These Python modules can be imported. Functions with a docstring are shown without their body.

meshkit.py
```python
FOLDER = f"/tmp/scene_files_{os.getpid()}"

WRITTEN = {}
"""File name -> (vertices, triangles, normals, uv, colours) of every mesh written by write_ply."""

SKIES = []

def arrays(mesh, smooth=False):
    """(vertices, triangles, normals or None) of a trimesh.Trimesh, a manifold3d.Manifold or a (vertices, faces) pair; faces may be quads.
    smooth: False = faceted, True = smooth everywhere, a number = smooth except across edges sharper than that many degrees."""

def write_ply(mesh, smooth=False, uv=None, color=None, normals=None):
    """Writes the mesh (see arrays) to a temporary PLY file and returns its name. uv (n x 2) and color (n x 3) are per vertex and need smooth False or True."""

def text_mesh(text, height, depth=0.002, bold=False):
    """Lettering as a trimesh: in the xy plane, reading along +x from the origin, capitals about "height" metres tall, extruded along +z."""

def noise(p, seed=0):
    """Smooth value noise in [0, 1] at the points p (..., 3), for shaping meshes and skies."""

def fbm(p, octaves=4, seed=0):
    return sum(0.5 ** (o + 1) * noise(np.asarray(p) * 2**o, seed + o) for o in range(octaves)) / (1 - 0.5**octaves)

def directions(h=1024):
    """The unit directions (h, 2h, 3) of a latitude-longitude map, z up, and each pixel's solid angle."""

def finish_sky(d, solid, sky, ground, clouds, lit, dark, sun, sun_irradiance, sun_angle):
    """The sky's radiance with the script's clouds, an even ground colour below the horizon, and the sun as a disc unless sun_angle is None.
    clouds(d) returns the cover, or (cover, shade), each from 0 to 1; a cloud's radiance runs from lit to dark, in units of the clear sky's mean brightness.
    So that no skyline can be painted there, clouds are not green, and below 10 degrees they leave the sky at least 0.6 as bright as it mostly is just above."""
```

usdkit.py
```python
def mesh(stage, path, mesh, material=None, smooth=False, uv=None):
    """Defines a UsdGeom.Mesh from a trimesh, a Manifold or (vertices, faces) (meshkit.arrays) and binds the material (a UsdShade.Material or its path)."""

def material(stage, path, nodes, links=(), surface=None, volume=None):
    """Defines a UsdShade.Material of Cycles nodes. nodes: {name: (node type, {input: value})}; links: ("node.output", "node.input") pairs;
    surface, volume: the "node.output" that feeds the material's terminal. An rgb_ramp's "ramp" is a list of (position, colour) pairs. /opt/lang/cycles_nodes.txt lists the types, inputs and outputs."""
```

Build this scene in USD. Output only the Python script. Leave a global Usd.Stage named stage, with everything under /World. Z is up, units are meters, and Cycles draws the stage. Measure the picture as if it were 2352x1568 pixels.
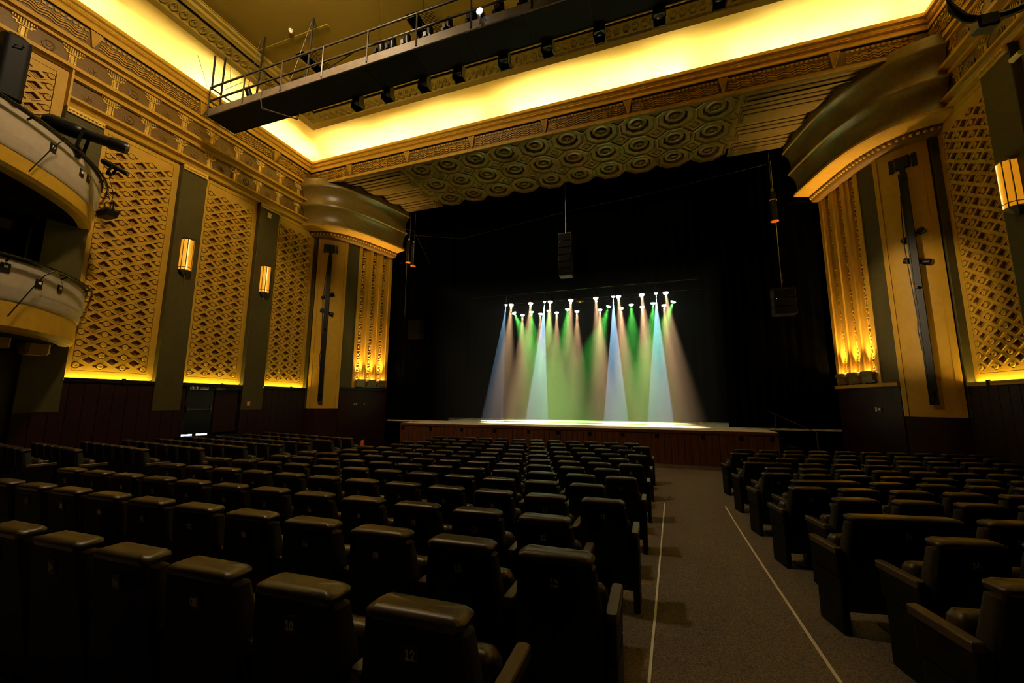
import math, random
import numpy as np
import trimesh
from shapely.geometry import Polygon, LineString, Point, box as sbox
from shapely.ops import unary_union
from shapely import affinity
from pxr import Usd, UsdGeom, UsdLux, UsdShade, Gf, Sdf, Vt
import usdkit, meshkit

random.seed(7)
stage = Usd.Stage.CreateInMemory()
UsdGeom.SetStageUpAxis(stage, UsdGeom.Tokens.z)
UsdGeom.Xform.Define(stage, '/World')
UsdGeom.Scope.Define(stage, '/World/Looks')
PI = math.pi

# ------------------------------------------------------------------ camera (at the origin, eye height), lights, exposure
YAW, PITCH, ROLL, FPX = -0.346755276, 0.146499470, -0.00592883747, 950.228178
fwd = np.array([math.sin(YAW) * math.cos(PITCH), math.cos(YAW) * math.cos(PITCH), math.sin(PITCH)])
r0 = np.array([math.cos(YAW), -math.sin(YAW), 0]); d0 = np.cross(fwd, r0)
right = math.cos(ROLL) * r0 + math.sin(ROLL) * d0
down = -math.sin(ROLL) * r0 + math.cos(ROLL) * d0
cam = UsdGeom.Camera.Define(stage, '/World/camera')
m = Gf.Matrix4d(1.0)
for i, row in enumerate((right, -down, -fwd)):
    m.SetRow(i, Gf.Vec4d(*row, 0))
cam.AddTransformOp().Set(m)
cam.CreateHorizontalApertureAttr(36.0); cam.CreateFocalLengthAttr(36.0 * FPX / 2352)
cam.CreateClippingRangeAttr((0.05, 200.0))
EXPOSURE = 0.0
cam.CreateExposureAttr(EXPOSURE)

XC = -3.4                       # the middle of the hall
HOUSE = 310.0                   # house lamps in the middle of the ceiling
COVE = 140.0                    # strips behind the ceiling cornice
PANEL_LED = 60.0
FLUTE_LED = 40.0
FLUTE_SPOT = 330.0
TOWER_SPOT = 2600.0
BEAM = 1.2


def light(kind, path, pos, intensity, color, rot=None, **a):
    l = getattr(UsdLux, kind).Define(stage, path)
    l.CreateIntensityAttr(intensity); l.CreateColorAttr(Gf.Vec3f(*color))
    x = UsdGeom.Xformable(l)
    x.AddTranslateOp().Set(Gf.Vec3d(*pos))
    if rot is not None:
        x.AddRotateXYZOp().Set(Gf.Vec3f(*rot))
    for k, v in a.items():
        getattr(l, f'Create{k}Attr')(v)
    return l


WARM = (1.0, 0.74, 0.42)
def aimed(d):
    """rotation (about x, then z) that turns a lamp's -z towards d"""
    d = np.asarray(d, float) / np.linalg.norm(d)
    return (math.degrees(math.acos(-d[2])), 0.0, math.degrees(math.atan2(-d[0], d[1])))


def spot(path, pos, aim, intensity, color, cone, soft, radius):
    l = light('SphereLight', path, pos, intensity, color, aimed(np.subtract(aim, pos)), Radius=radius, Normalize=True)
    sh = UsdLux.ShapingAPI.Apply(l.GetPrim()); sh.CreateShapingConeAngleAttr(cone); sh.CreateShapingConeSoftnessAttr(soft)


# a flood hung in the ceiling towards the left wall, and the box's follow spot on the right tower
light('DiskLight', '/World/house_flood', (-7.0, 4.6, 10.7), HOUSE, WARM, aimed((-0.50, 0.45, -0.74)), Radius=0.45)
spot('/World/tower_spot', (-10.4, 5.6, 6.6), (6.1, 13.5, 2.6), TOWER_SPOT, WARM, 6.0, 0.7, 0.12)

# ------------------------------------------------------------------ materials
def mat(name, color, rough=0.6, spec=0.5, metal=0.0, noise=None, bump=None, emit=None, coat=0.0, trans=0.0):
    """noise = (scale, other colour, detail); bump = (scale, strength, distance)"""
    n = {'p': ('principled_bsdf', dict(base_color=color, roughness=rough, specular_ior_level=spec, metallic=metal, coat_weight=coat, transmission_weight=trans))}
    L = []
    if noise or bump:
        n['tc'] = ('texture_coordinate', {})
    if noise:
        n['n'] = ('noise_texture', dict(scale=noise[0], detail=noise[2] if len(noise) > 2 else 3.0))
        n['r'] = ('rgb_ramp', {'ramp': [(0.3, color), (0.7, noise[1])]})
        L += [('tc.object', 'n.vector'), ('n.fac', 'r.fac'), ('r.color', 'p.base_color')]
    if bump:
        n['bn'] = ('noise_texture', dict(scale=bump[0], detail=4.0))
        n['b'] = ('bump', dict(strength=bump[1], distance=bump[2]))
        L += [('tc.object', 'bn.vector'), ('bn.fac', 'b.height'), ('b.normal', 'p.normal')]
    if emit:
        n['p'][1]['emission_color'] = emit[0]; n['p'][1]['emission_strength'] = emit[1]
    return usdkit.material(stage, f'/World/Looks/{name}', n, L, surface='p.BSDF')


def wood(name, a, b, scale, rough=0.4, axis=(9, 9, 0.5), spec=0.15):
    return usdkit.material(stage, f'/World/Looks/{name}', {
        'tc': ('texture_coordinate', {}), 'm': ('mapping', dict(scale=axis)), 'n': ('noise_texture', dict(scale=scale, detail=4.0, distortion=0.4)),
        'r': ('rgb_ramp', {'ramp': [(0.3, a), (0.7, b)]}), 'p': ('principled_bsdf', dict(roughness=rough, specular_ior_level=spec))},
        [('tc.object', 'm.vector'), ('m.vector', 'n.vector'), ('n.fac', 'r.fac'), ('r.color', 'p.base_color')], surface='p.BSDF')


M = {}
M['amber'] = mat('amber_plaster', (0.40, 0.225, 0.015), 0.55, 0.3, noise=(6, (0.45, 0.26, 0.019)), bump=(60, 0.25, 0.004))
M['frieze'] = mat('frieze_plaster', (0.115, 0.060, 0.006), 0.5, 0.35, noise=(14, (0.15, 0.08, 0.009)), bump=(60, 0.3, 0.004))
M['backing'] = mat('relief_backing', (0.21, 0.112, 0.008), 0.6, 0.25, noise=(9, (0.25, 0.137, 0.010)))
M['gilt'] = mat('gilt_plaster', (0.62, 0.40, 0.06), 0.32, 0.6, metal=0.25, bump=(80, 0.2, 0.003))
M['olive'] = mat('olive_plaster', (0.050, 0.039, 0.008), 0.6, 0.2, noise=(8, (0.06, 0.047, 0.010)), bump=(60, 0.2, 0.003))
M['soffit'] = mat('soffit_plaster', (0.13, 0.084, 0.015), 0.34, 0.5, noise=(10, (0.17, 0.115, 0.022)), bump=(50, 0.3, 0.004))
M['cove'] = mat('cove_plaster', (0.80, 0.70, 0.26), 0.7, 0.2)
M['ceil'] = mat('ceiling_plaster', (0.25, 0.17, 0.02), 0.7, 0.2, bump=(40, 0.2, 0.003))
M['grey'] = mat('grey_parapet', (0.36, 0.30, 0.23), 0.6, 0.3, noise=(10, (0.40, 0.33, 0.26)))
M['redwood'] = wood('red_brown_panelling', (0.012, 0.0022, 0.0018), (0.020, 0.0038, 0.003), 2.0, 0.5)
M['darkwood'] = wood('dark_brown_wood', (0.006, 0.004, 0.003), (0.010, 0.006, 0.004), 2.0, 0.4)
M['stagewood'] = wood('stage_front_wood', (0.06, 0.019, 0.008), (0.10, 0.036, 0.015), 3.0, 0.5)
M['black'] = mat('black_velvet', (0.0012, 0.0012, 0.001), 0.95, 0.01)
M['drape'] = mat('stage_drape', (0.0012, 0.0012, 0.0012), 0.95, 0.01)
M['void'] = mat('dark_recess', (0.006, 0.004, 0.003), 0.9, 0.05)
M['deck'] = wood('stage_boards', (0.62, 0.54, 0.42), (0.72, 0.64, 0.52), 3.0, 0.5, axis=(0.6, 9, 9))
M['carpet'] = mat('carpet_pile', (0.085, 0.070, 0.060), 0.95, 0.1, noise=(70, (0.25, 0.21, 0.18), 4.0), bump=(90, 0.9, 0.01))
M['strip'] = mat('aluminium_strip', (0.80, 0.74, 0.64), 0.35, 0.5)
M['leather'] = mat('brown_black_leather', (0.036, 0.024, 0.013), 0.34, 0.5, bump=(240, 0.25, 0.002))
M['shell'] = mat('black_shell', (0.004, 0.0035, 0.003), 0.6, 0.15)
M['side'] = mat('grey_brown_upholstery', (0.028, 0.023, 0.020), 0.6, 0.3)
M['armwood'] = mat('arm_rest_wood', (0.060, 0.042, 0.028), 0.42, 0.5)
M['plate'] = mat('black_plate', (0.004, 0.004, 0.004), 0.5, 0.4)
M['digits'] = mat('pale_digits', (0.62, 0.56, 0.46), 0.6, 0.3)
M['steel'] = mat('dark_painted_steel', (0.014, 0.012, 0.010), 0.45, 0.4)
M['rail'] = mat('grey_painted_rail', (0.045, 0.036, 0.027), 0.4, 0.4)
M['walk'] = mat('catwalk_plate', (0.006, 0.005, 0.004), 0.7, 0.1)
M['fascia'] = mat('catwalk_fascia', (0.11, 0.085, 0.06), 0.55, 0.4, noise=(5, (0.15, 0.115, 0.085)))
M['blackmetal'] = mat('black_metal', (0.004, 0.0038, 0.0035), 0.4, 0.25)
M['chrome'] = mat('bright_metal', (0.6, 0.56, 0.5), 0.25, 0.5, metal=0.9)
M['lensglass'] = mat('lens_glass', (0.06, 0.06, 0.07), 0.08, 0.8, coat=0.6)
M['brass'] = mat('aged_brass', (0.35, 0.22, 0.08), 0.35, 0.5, metal=0.8)
M['white'] = mat('white_plastic', (0.75, 0.66, 0.5), 0.5, 0.4)
M['orange'] = mat('orange_plastic', (0.80, 0.22, 0.03), 0.5, 0.4)
M['red'] = mat('red_sign', (0.62, 0.09, 0.03), 0.5, 0.4)
M['signdark'] = mat('dark_sign', (0.02, 0.022, 0.016), 0.5, 0.3)
M['signpale'] = mat('pale_sign_print', (0.70, 0.66, 0.48), 0.5, 0.3)
M['signgreen'] = mat('green_sign_print', (0.16, 0.22, 0.07), 0.5, 0.3)
M['led_yellow'] = mat('led_yellow', (0.8, 0.7, 0.3), emit=((1.0, 0.74, 0.14), PANEL_LED))
M['cove_a'] = mat('cove_lamp_a', (0.8, 0.7, 0.3), emit=((1.0, 0.78, 0.36), COVE))
M['cove_b'] = mat('cove_lamp_b', (0.8, 0.7, 0.3), emit=((1.0, 0.78, 0.36), COVE * 0.45))
M['cove_c'] = mat('cove_lamp_c', (0.8, 0.7, 0.3), emit=((1.0, 0.78, 0.36), COVE * 1.35))
M['led_warm'] = mat('led_warm', (0.8, 0.7, 0.5), emit=((1.0, 0.60, 0.22), FLUTE_LED))
M['white_lamp'] = mat('white_lamp_face', (0.9, 0.9, 0.85), emit=((1.0, 0.95, 0.85), 9.0))
M['daylight'] = mat('daylight_gap', (0.8, 0.9, 1.0), emit=((0.75, 0.88, 1.0), 3.0))
M['glow_dot'] = mat('indicator_light', (0.9, 0.9, 0.9), emit=((1, 0.95, 0.85), 4.0))
M['orange_dot'] = mat('orange_indicator', (0.9, 0.4, 0.1), emit=((1, 0.3, 0.05), 0.35))
M['mirror_green'] = mat('pale_arm_pad', (0.10, 0.13, 0.08), 0.3, 0.6)
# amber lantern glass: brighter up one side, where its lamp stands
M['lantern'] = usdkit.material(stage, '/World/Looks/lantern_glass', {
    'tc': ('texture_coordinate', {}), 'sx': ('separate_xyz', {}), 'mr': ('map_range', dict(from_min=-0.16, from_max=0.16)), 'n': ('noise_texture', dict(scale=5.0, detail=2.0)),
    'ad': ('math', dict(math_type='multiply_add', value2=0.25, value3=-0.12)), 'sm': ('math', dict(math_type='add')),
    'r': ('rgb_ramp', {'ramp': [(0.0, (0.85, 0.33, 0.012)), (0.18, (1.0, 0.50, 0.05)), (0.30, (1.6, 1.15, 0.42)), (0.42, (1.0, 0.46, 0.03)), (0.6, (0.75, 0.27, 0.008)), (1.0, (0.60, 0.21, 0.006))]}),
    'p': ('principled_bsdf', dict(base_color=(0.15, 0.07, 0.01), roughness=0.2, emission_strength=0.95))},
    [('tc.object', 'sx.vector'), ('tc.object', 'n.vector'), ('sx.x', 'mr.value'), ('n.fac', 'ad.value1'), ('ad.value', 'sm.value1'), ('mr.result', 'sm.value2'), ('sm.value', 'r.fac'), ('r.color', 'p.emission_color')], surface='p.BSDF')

# ------------------------------------------------------------------ mesh and prim helpers
used = {}


def numbered(parent, name):
    k = (parent, name); n = used.get(k, 0); used[k] = n + 1
    return f'{parent}/{name}' + (f'_{n:03d}' if n else '')


def tagp(prim, label=None, cat=None, group=None, kind=None):
    for k, v in (('label', label), ('category', cat), ('group', group), ('kind', kind)):
        if v:
            prim.SetCustomDataByKey(k, v)
    return prim


def thing(name, label, cat=None, loc=None, rotz=0, group=None, kind=None):
    p = numbered('/World', name)
    x = UsdGeom.Xform.Define(stage, p)
    if loc is not None:
        x.AddTranslateOp().Set(Gf.Vec3d(*map(float, loc)))
        if rotz:
            x.AddRotateZOp().Set(float(rotz))
    tagp(x.GetPrim(), label, cat, group, kind)
    return p


def part(parent, name, mesh, m, smooth=False, label=None, kind=None):
    p = numbered(parent, name)
    if isinstance(mesh, (list,)):
        mesh = cat(mesh)
    g = usdkit.mesh(stage, p, mesh, M[m], smooth=smooth)
    tagp(g.GetPrim(), label, kind=kind)
    return p


def solo(name, mesh, m, label, cat=None, group=None, kind=None, smooth=False):
    p = part('/World', name, mesh, m, smooth)
    tagp(stage.GetPrimAtPath(p), label, cat, group, kind)
    return p


def tm(v, f):
    return trimesh.Trimesh(np.asarray(v, float), np.asarray(f, int), process=False)


def cat(ms):
    v, f, n = [], [], 0
    for a in ms:
        v.append(np.asarray(a.vertices)); f.append(np.asarray(a.faces) + n); n += len(a.vertices)
    return tm(np.vstack(v), np.vstack(f))


BOXF = np.array([[0, 2, 1], [0, 3, 2], [4, 5, 6], [4, 6, 7], [0, 1, 5], [0, 5, 4], [1, 2, 6], [1, 6, 5], [2, 3, 7], [2, 7, 6], [3, 0, 4], [3, 4, 7]])


def box(x0, x1, y0, y1, z0, z1, ch=0.0):
    if ch <= 0:
        v = [(x0, y0, z0), (x1, y0, z0), (x1, y1, z0), (x0, y1, z0), (x0, y0, z1), (x1, y0, z1), (x1, y1, z1), (x0, y1, z1)]
        return tm(v, BOXF)
    return loft([rrect(x0 + ch, x1 - ch, y0 + ch, y1 - ch, z0, 0, 1), rrect(x0, x1, y0, y1, z0 + ch, ch, 1), rrect(x0, x1, y0, y1, z1 - ch, ch, 1), rrect(x0 + ch, x1 - ch, y0 + ch, y1 - ch, z1, 0, 1)])


def rrect(x0, x1, y0, y1, z, r, n=3):
    out = []
    for cx, cy, a0 in ((x1 - r, y1 - r, 0), (x0 + r, y1 - r, PI / 2), (x0 + r, y0 + r, PI), (x1 - r, y0 + r, 1.5 * PI)):
        for k in range(n + 1):
            a = a0 + PI / 2 * k / n
            out.append((cx + r * math.cos(a), cy + r * math.sin(a), z))
    return out


def loft(secs, caps=True):
    n = len(secs[0]); v = [p for s in secs for p in s]; f = []
    for i in range(len(secs) - 1):
        for j in range(n):
            a, b = i * n + j, i * n + (j + 1) % n
            f += [(a, b, b + n), (a, b + n, a + n)]
    if caps:
        for s, o in ((0, 1), (len(secs) - 1, 0)):
            c = len(v); v.append(tuple(np.mean(secs[s], axis=0)))
            for j in range(n):
                a, b = s * n + j, s * n + (j + 1) % n
                f.append((c, b, a) if o else (c, a, b))
    return tm(v, f)


def tube(pts, r, n=6):
    p = np.asarray(pts, float)
    t = np.gradient(p, axis=0); t /= np.linalg.norm(t, axis=1, keepdims=True) + 1e-12
    ref = np.array([0, 0, 1.0]) if abs(t[0][2]) < 0.8 else np.array([1.0, 0, 0])
    secs = []
    for q, d in zip(p, t):
        a = np.cross(d, ref); a /= np.linalg.norm(a) + 1e-12; b = np.cross(d, a)
        secs.append([tuple(q + r * (math.cos(u) * a + math.sin(u) * b)) for u in np.arange(n) * 2 * PI / n])
    return loft(secs)


def lathe(prof, n=16, at=(0, 0, 0)):
    secs = [[(at[0] + r * math.cos(u), at[1] + r * math.sin(u), at[2] + z) for u in np.arange(n) * 2 * PI / n] for r, z in prof]
    return loft(secs)


def grid(rows, closed=False):
    """rows: list of equally long point lists -> a sheet"""
    n = len(rows[0]); v = [p for r in rows for p in r]; f = []
    for i in range(len(rows) - 1 + closed):
        for j in range(n - 1):
            a = i * n + j; c = ((i + 1) % len(rows)) * n + j
            f += [(a, a + 1, c + 1), (a, c + 1, c)]
    return tm(v, f)


def sweep(prof, path, closed=False):
    """prof: (d, z) with d measured to the left of the path; path: (x, y); mitred"""
    p = np.asarray(path, float); N = len(p); rows = []
    for i in range(N):
        a = p[i] - p[i - 1] if (i > 0 or closed) else p[1] - p[0]
        b = p[(i + 1) % N] - p[i] if (i < N - 1 or closed) else p[-1] - p[-2]
        a, b = a / np.linalg.norm(a), b / np.linalg.norm(b)
        na, nb = np.array([-a[1], a[0]]), np.array([-b[1], b[0]])
        k = na + nb; k /= max(1 + na @ nb, 0.2)
        rows.append([(p[i][0] + d * k[0], p[i][1] + d * k[1], z) for d, z in prof])
    return grid(rows, closed)


def ext(poly, t, tile=None):
    out = []
    if tile:            # cut into tiles first: no long sliver triangles
        x0, y0, x1, y1 = poly.bounds
        nx, ny = max(1, round((x1 - x0) / tile[0])), max(1, round((y1 - y0) / tile[1])); pieces = []
        for i in range(nx):
            for j in range(ny):
                c = poly.intersection(sbox(x0 + (x1 - x0) * i / nx, y0 + (y1 - y0) * j / ny, x0 + (x1 - x0) * (i + 1) / nx, y0 + (y1 - y0) * (j + 1) / ny))
                pieces += [g for g in getattr(c, 'geoms', [c]) if g.geom_type == 'Polygon' and g.area > 1e-6]
        return cat([trimesh.creation.extrude_polygon(g, t, engine='earcut') for g in pieces])
    for g in getattr(poly, 'geoms', [poly]):
        if g.area > 1e-6 and g.geom_type == 'Polygon':
            out.append(trimesh.creation.extrude_polygon(g, t, engine='earcut'))
    return cat(out)


def mv(mesh, f):
    v = np.asarray(mesh.vertices)
    return tm(np.stack(f(v[:, 0], v[:, 1], v[:, 2]), 1), mesh.faces)


def shift(mesh, x=0, y=0, z=0):
    return tm(np.asarray(mesh.vertices) + (x, y, z), mesh.faces)


def rotz(mesh, deg):
    c, s = math.cos(math.radians(deg)), math.sin(math.radians(deg))
    return mv(mesh, lambda x, y, z: (c * x - s * y, s * x + c * y, z))


def rotx(mesh, deg):
    c, s = math.cos(math.radians(deg)), math.sin(math.radians(deg))
    return mv(mesh, lambda x, y, z: (x, c * y - s * z, s * y + c * z))


def side(s):
    """maps (dx, y, z), dx = distance from the hall's middle, to the left (-1) or right (+1) wall"""
    return lambda mesh: mv(mesh, lambda x, y, z: (XC + s * x, y, z))


def onwall(mesh, s, face, y0, z0, slant=0.0):
    """a relief drawn in (u, v, h): u along the wall, v up, h out of the wall"""
    return mv(mesh, lambda u, v, h: (XC + s * (face - slant * v - h), y0 + u, z0 + v))


def onfront(mesh, x0, face, z0, slant=0.0):
    return mv(mesh, lambda u, v, h: (x0 + u, face - slant * v - h, z0 + v))


# ------------------------------------------------------------------ floor profile
TOPY = np.array([-6, 0, 1.36, 2.2, 3.1, 4.07, 4.97, 5.87, 6.77, 7.67, 8.57, 9.47, 15])
TOPD = np.array([.20, .62, .715, .758, .822, .876, .918, .962, 1.0, 1.035, 1.062, 1.078, 1.08])
SEATH = 0.95


def fz(y):
    return -(float(np.interp(y, TOPY, TOPD)) + SEATH)


ys = np.linspace(-6, 14.6, 60)
solo('floor', grid([[(-14.3, y, fz(y)), (7.5, y, fz(y))] for y in ys]), 'carpet', 'grey brown carpeted floor sloping down to the stage', kind='structure', smooth=True)
for x0, x1, yb, ye, lb in ((-0.17, -0.05, -1, 9.45, 'thin pale strip along the left edge of the aisle carpet'), (1.00, 1.09, -1, 9.6, 'thin pale strip along the right edge of the aisle carpet')):
    rows = []
    for y in np.linspace(yb, ye, 30):
        x = x0 + (x1 - x0) * (y - 2.5) / 7.2; z = fz(y)
        rows.append([(x - .012, y, z), (x - .009, y, z + .008), (x + .009, y, z + .008), (x + .012, y, z)])
    solo('aisle_strip', grid(rows), 'strip', lb, 'floor strip')

# ------------------------------------------------------------------ side walls
PANELS = [(5.83, 7.78), (8.53, 10.46), (11.28, 13.2)]
PILASTERS = [(5.05, 5.83), (7.78, 8.53), (10.46, 11.28), (13.2, 13.5)]
CELL_U, CELL_V = 0.49, 0.285


def lattice_panel(wall, s, y0, y1, z0, z1, fr=0.16):
    W, H = y1 - y0, z1 - z0
    inner = sbox(fr, fr + .02, W - fr, H - fr)
    rim = sbox(0, 0, W, H).buffer(-.06).buffer(.06).difference(inner)
    bev = loft([[(fr, fr + .02, .0), (W - fr, fr + .02, .0), (W - fr, H - fr, .0), (fr, H - fr, .0)],
                [(fr + .02, fr + .04, .02), (W - fr - .02, fr + .04, .02), (W - fr - .02, H - fr - .02, .02), (fr + .02, H - fr - .02, .02)]], caps=False)
    pn = part(wall, 'relief_panel', onwall(ext(rim, .09), s, 10.61, y0, z0), 'amber')
    part(pn, 'panel_ground', onwall(ext(sbox(.05, .05, W - .05, H - .05), .012), s, 10.60, y0, z0), 'backing')
    ncol = 4
    us = np.linspace(fr + .085, W - fr - .085, ncol); cu = us[1] - us[0]
    nrow = int((H - 2 * fr - .12) / CELL_V); v0 = fr + .16
    clip = sbox(fr + .012, fr + .03, W - fr - .012, H - fr - .012)
    holes, dias = [], []
    for j in range(nrow + 1):
        v = v0 + j * CELL_V
        if v > H - fr - .08: break
        for i, u in enumerate(us):
            lens = [(u + .165 * math.cos(a), v + .066 * math.sin(a) * (1 - .45 * abs(math.cos(a)))) for a in np.linspace(0, 2 * PI, 20, endpoint=False)]
            holes += [Polygon(lens), Point(u, v).buffer(.088, 3)]
            if i < ncol - 1:
                c, d = u + cu / 2, v - CELL_V / 2
                if d > fr + .06:
                    dias.append(Polygon([(c - .14, d), (c, d - .098), (c + .14, d), (c, d + .098)]))
    dd = unary_union(dias)
    lower = clip.difference(dd); lat = lower.difference(unary_union(holes))
    lat = unary_union([g for g in getattr(lat, 'geoms', [lat]) if g.area > .004])
    part(pn, 'lattice_ground', onwall(ext(lower, .034, (.49, .285)), s, 10.59, y0, z0), 'backing')
    part(pn, 'lattice', onwall(ext(lat, .034, (.49, .285)), s, 10.556, y0, z0), 'amber')
    disc = lathe([(.068, 0), (.068, .04), (.056, .052), (.03, .052), (.022, .046), (.0, .046)], 10)
    # raised rims of the diamonds
    rim2 = []
    for j in range(nrow + 1):
        v = v0 + j * CELL_V
        if v > H - fr - .08: break
        for i, u in enumerate(us):
            part(pn, 'rosette', onwall(shift(disc, u, v), s, 10.558, y0, z0), 'amber', smooth=35)
            if i < ncol - 1 and v - CELL_V / 2 > fr + .06:
                c, d = u + cu / 2, v - CELL_V / 2
                o = Polygon([(c - .176, d), (c, d - .122), (c + .176, d), (c, d + .122)]); q = Polygon([(c - .142, d), (c, d - .1), (c + .142, d), (c, d + .1)])
                rim2.append(ext(o.difference(q), .016))
    part(pn, 'diamond_rims', onwall(cat(rim2), s, 10.525, y0, z0), 'amber', kind='stuff')
    return pn


def frieze_units(wall, s, face, zc, ys_, first):
    """medallions, toothed combs and bead columns of one frieze band"""
    for k, y in enumerate(ys_):
        if (k + first) % 2:
            a = [shift(lathe([(.125, 0), (.125, .022), (.1, .03), (.085, .012), (.05, .012), (.04, .03), (0, .034)], 18))]
        else:
            a = [ext(Point(0, 0).buffer(.12, 5), .012), box(-.075, .075, -.075, .075, 0, .026, .008), box(-.035, .035, -.035, .035, .02, .05, .01)]
        part(wall, 'medallion', onwall(cat(a), s, face, y, zc - .02), 'frieze', smooth=30)
        comb = []
        for i in range(10):
            u = .45 + (i - 4.5) * .045; h = (.06, .08, .10, .16, .17, .17, .16, .10, .08, .06)[i]
            comb.append(box(u - .014, u + .014, .27 - h, .27, 0, .035, .006))
        comb.append(ext(Polygon([(.26, .16), (.34, .16), (.34, .11), (.56, .11), (.56, .16), (.64, .16), (.64, .13), (.59, .13), (.59, .08), (.31, .08), (.31, .13), (.26, .13)]), .02))
        part(wall, 'dentil_comb', onwall(cat(comb), s, face, y, zc), 'gilt')
        beads = [shift(lathe([(.0, 0), (.018, .004), (.024, .018), (.016, .03), (0, .034)], 7), .45 + e * .06, -.22 + .042 * i) for e in (-1, 1) for i in range(7)]
        beads.append(box(.42, .48, -.24, .07, 0, .012))
        part(wall, 'bead_column', onwall(cat(beads), s, face, y, zc), 'gilt', smooth=40)


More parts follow.
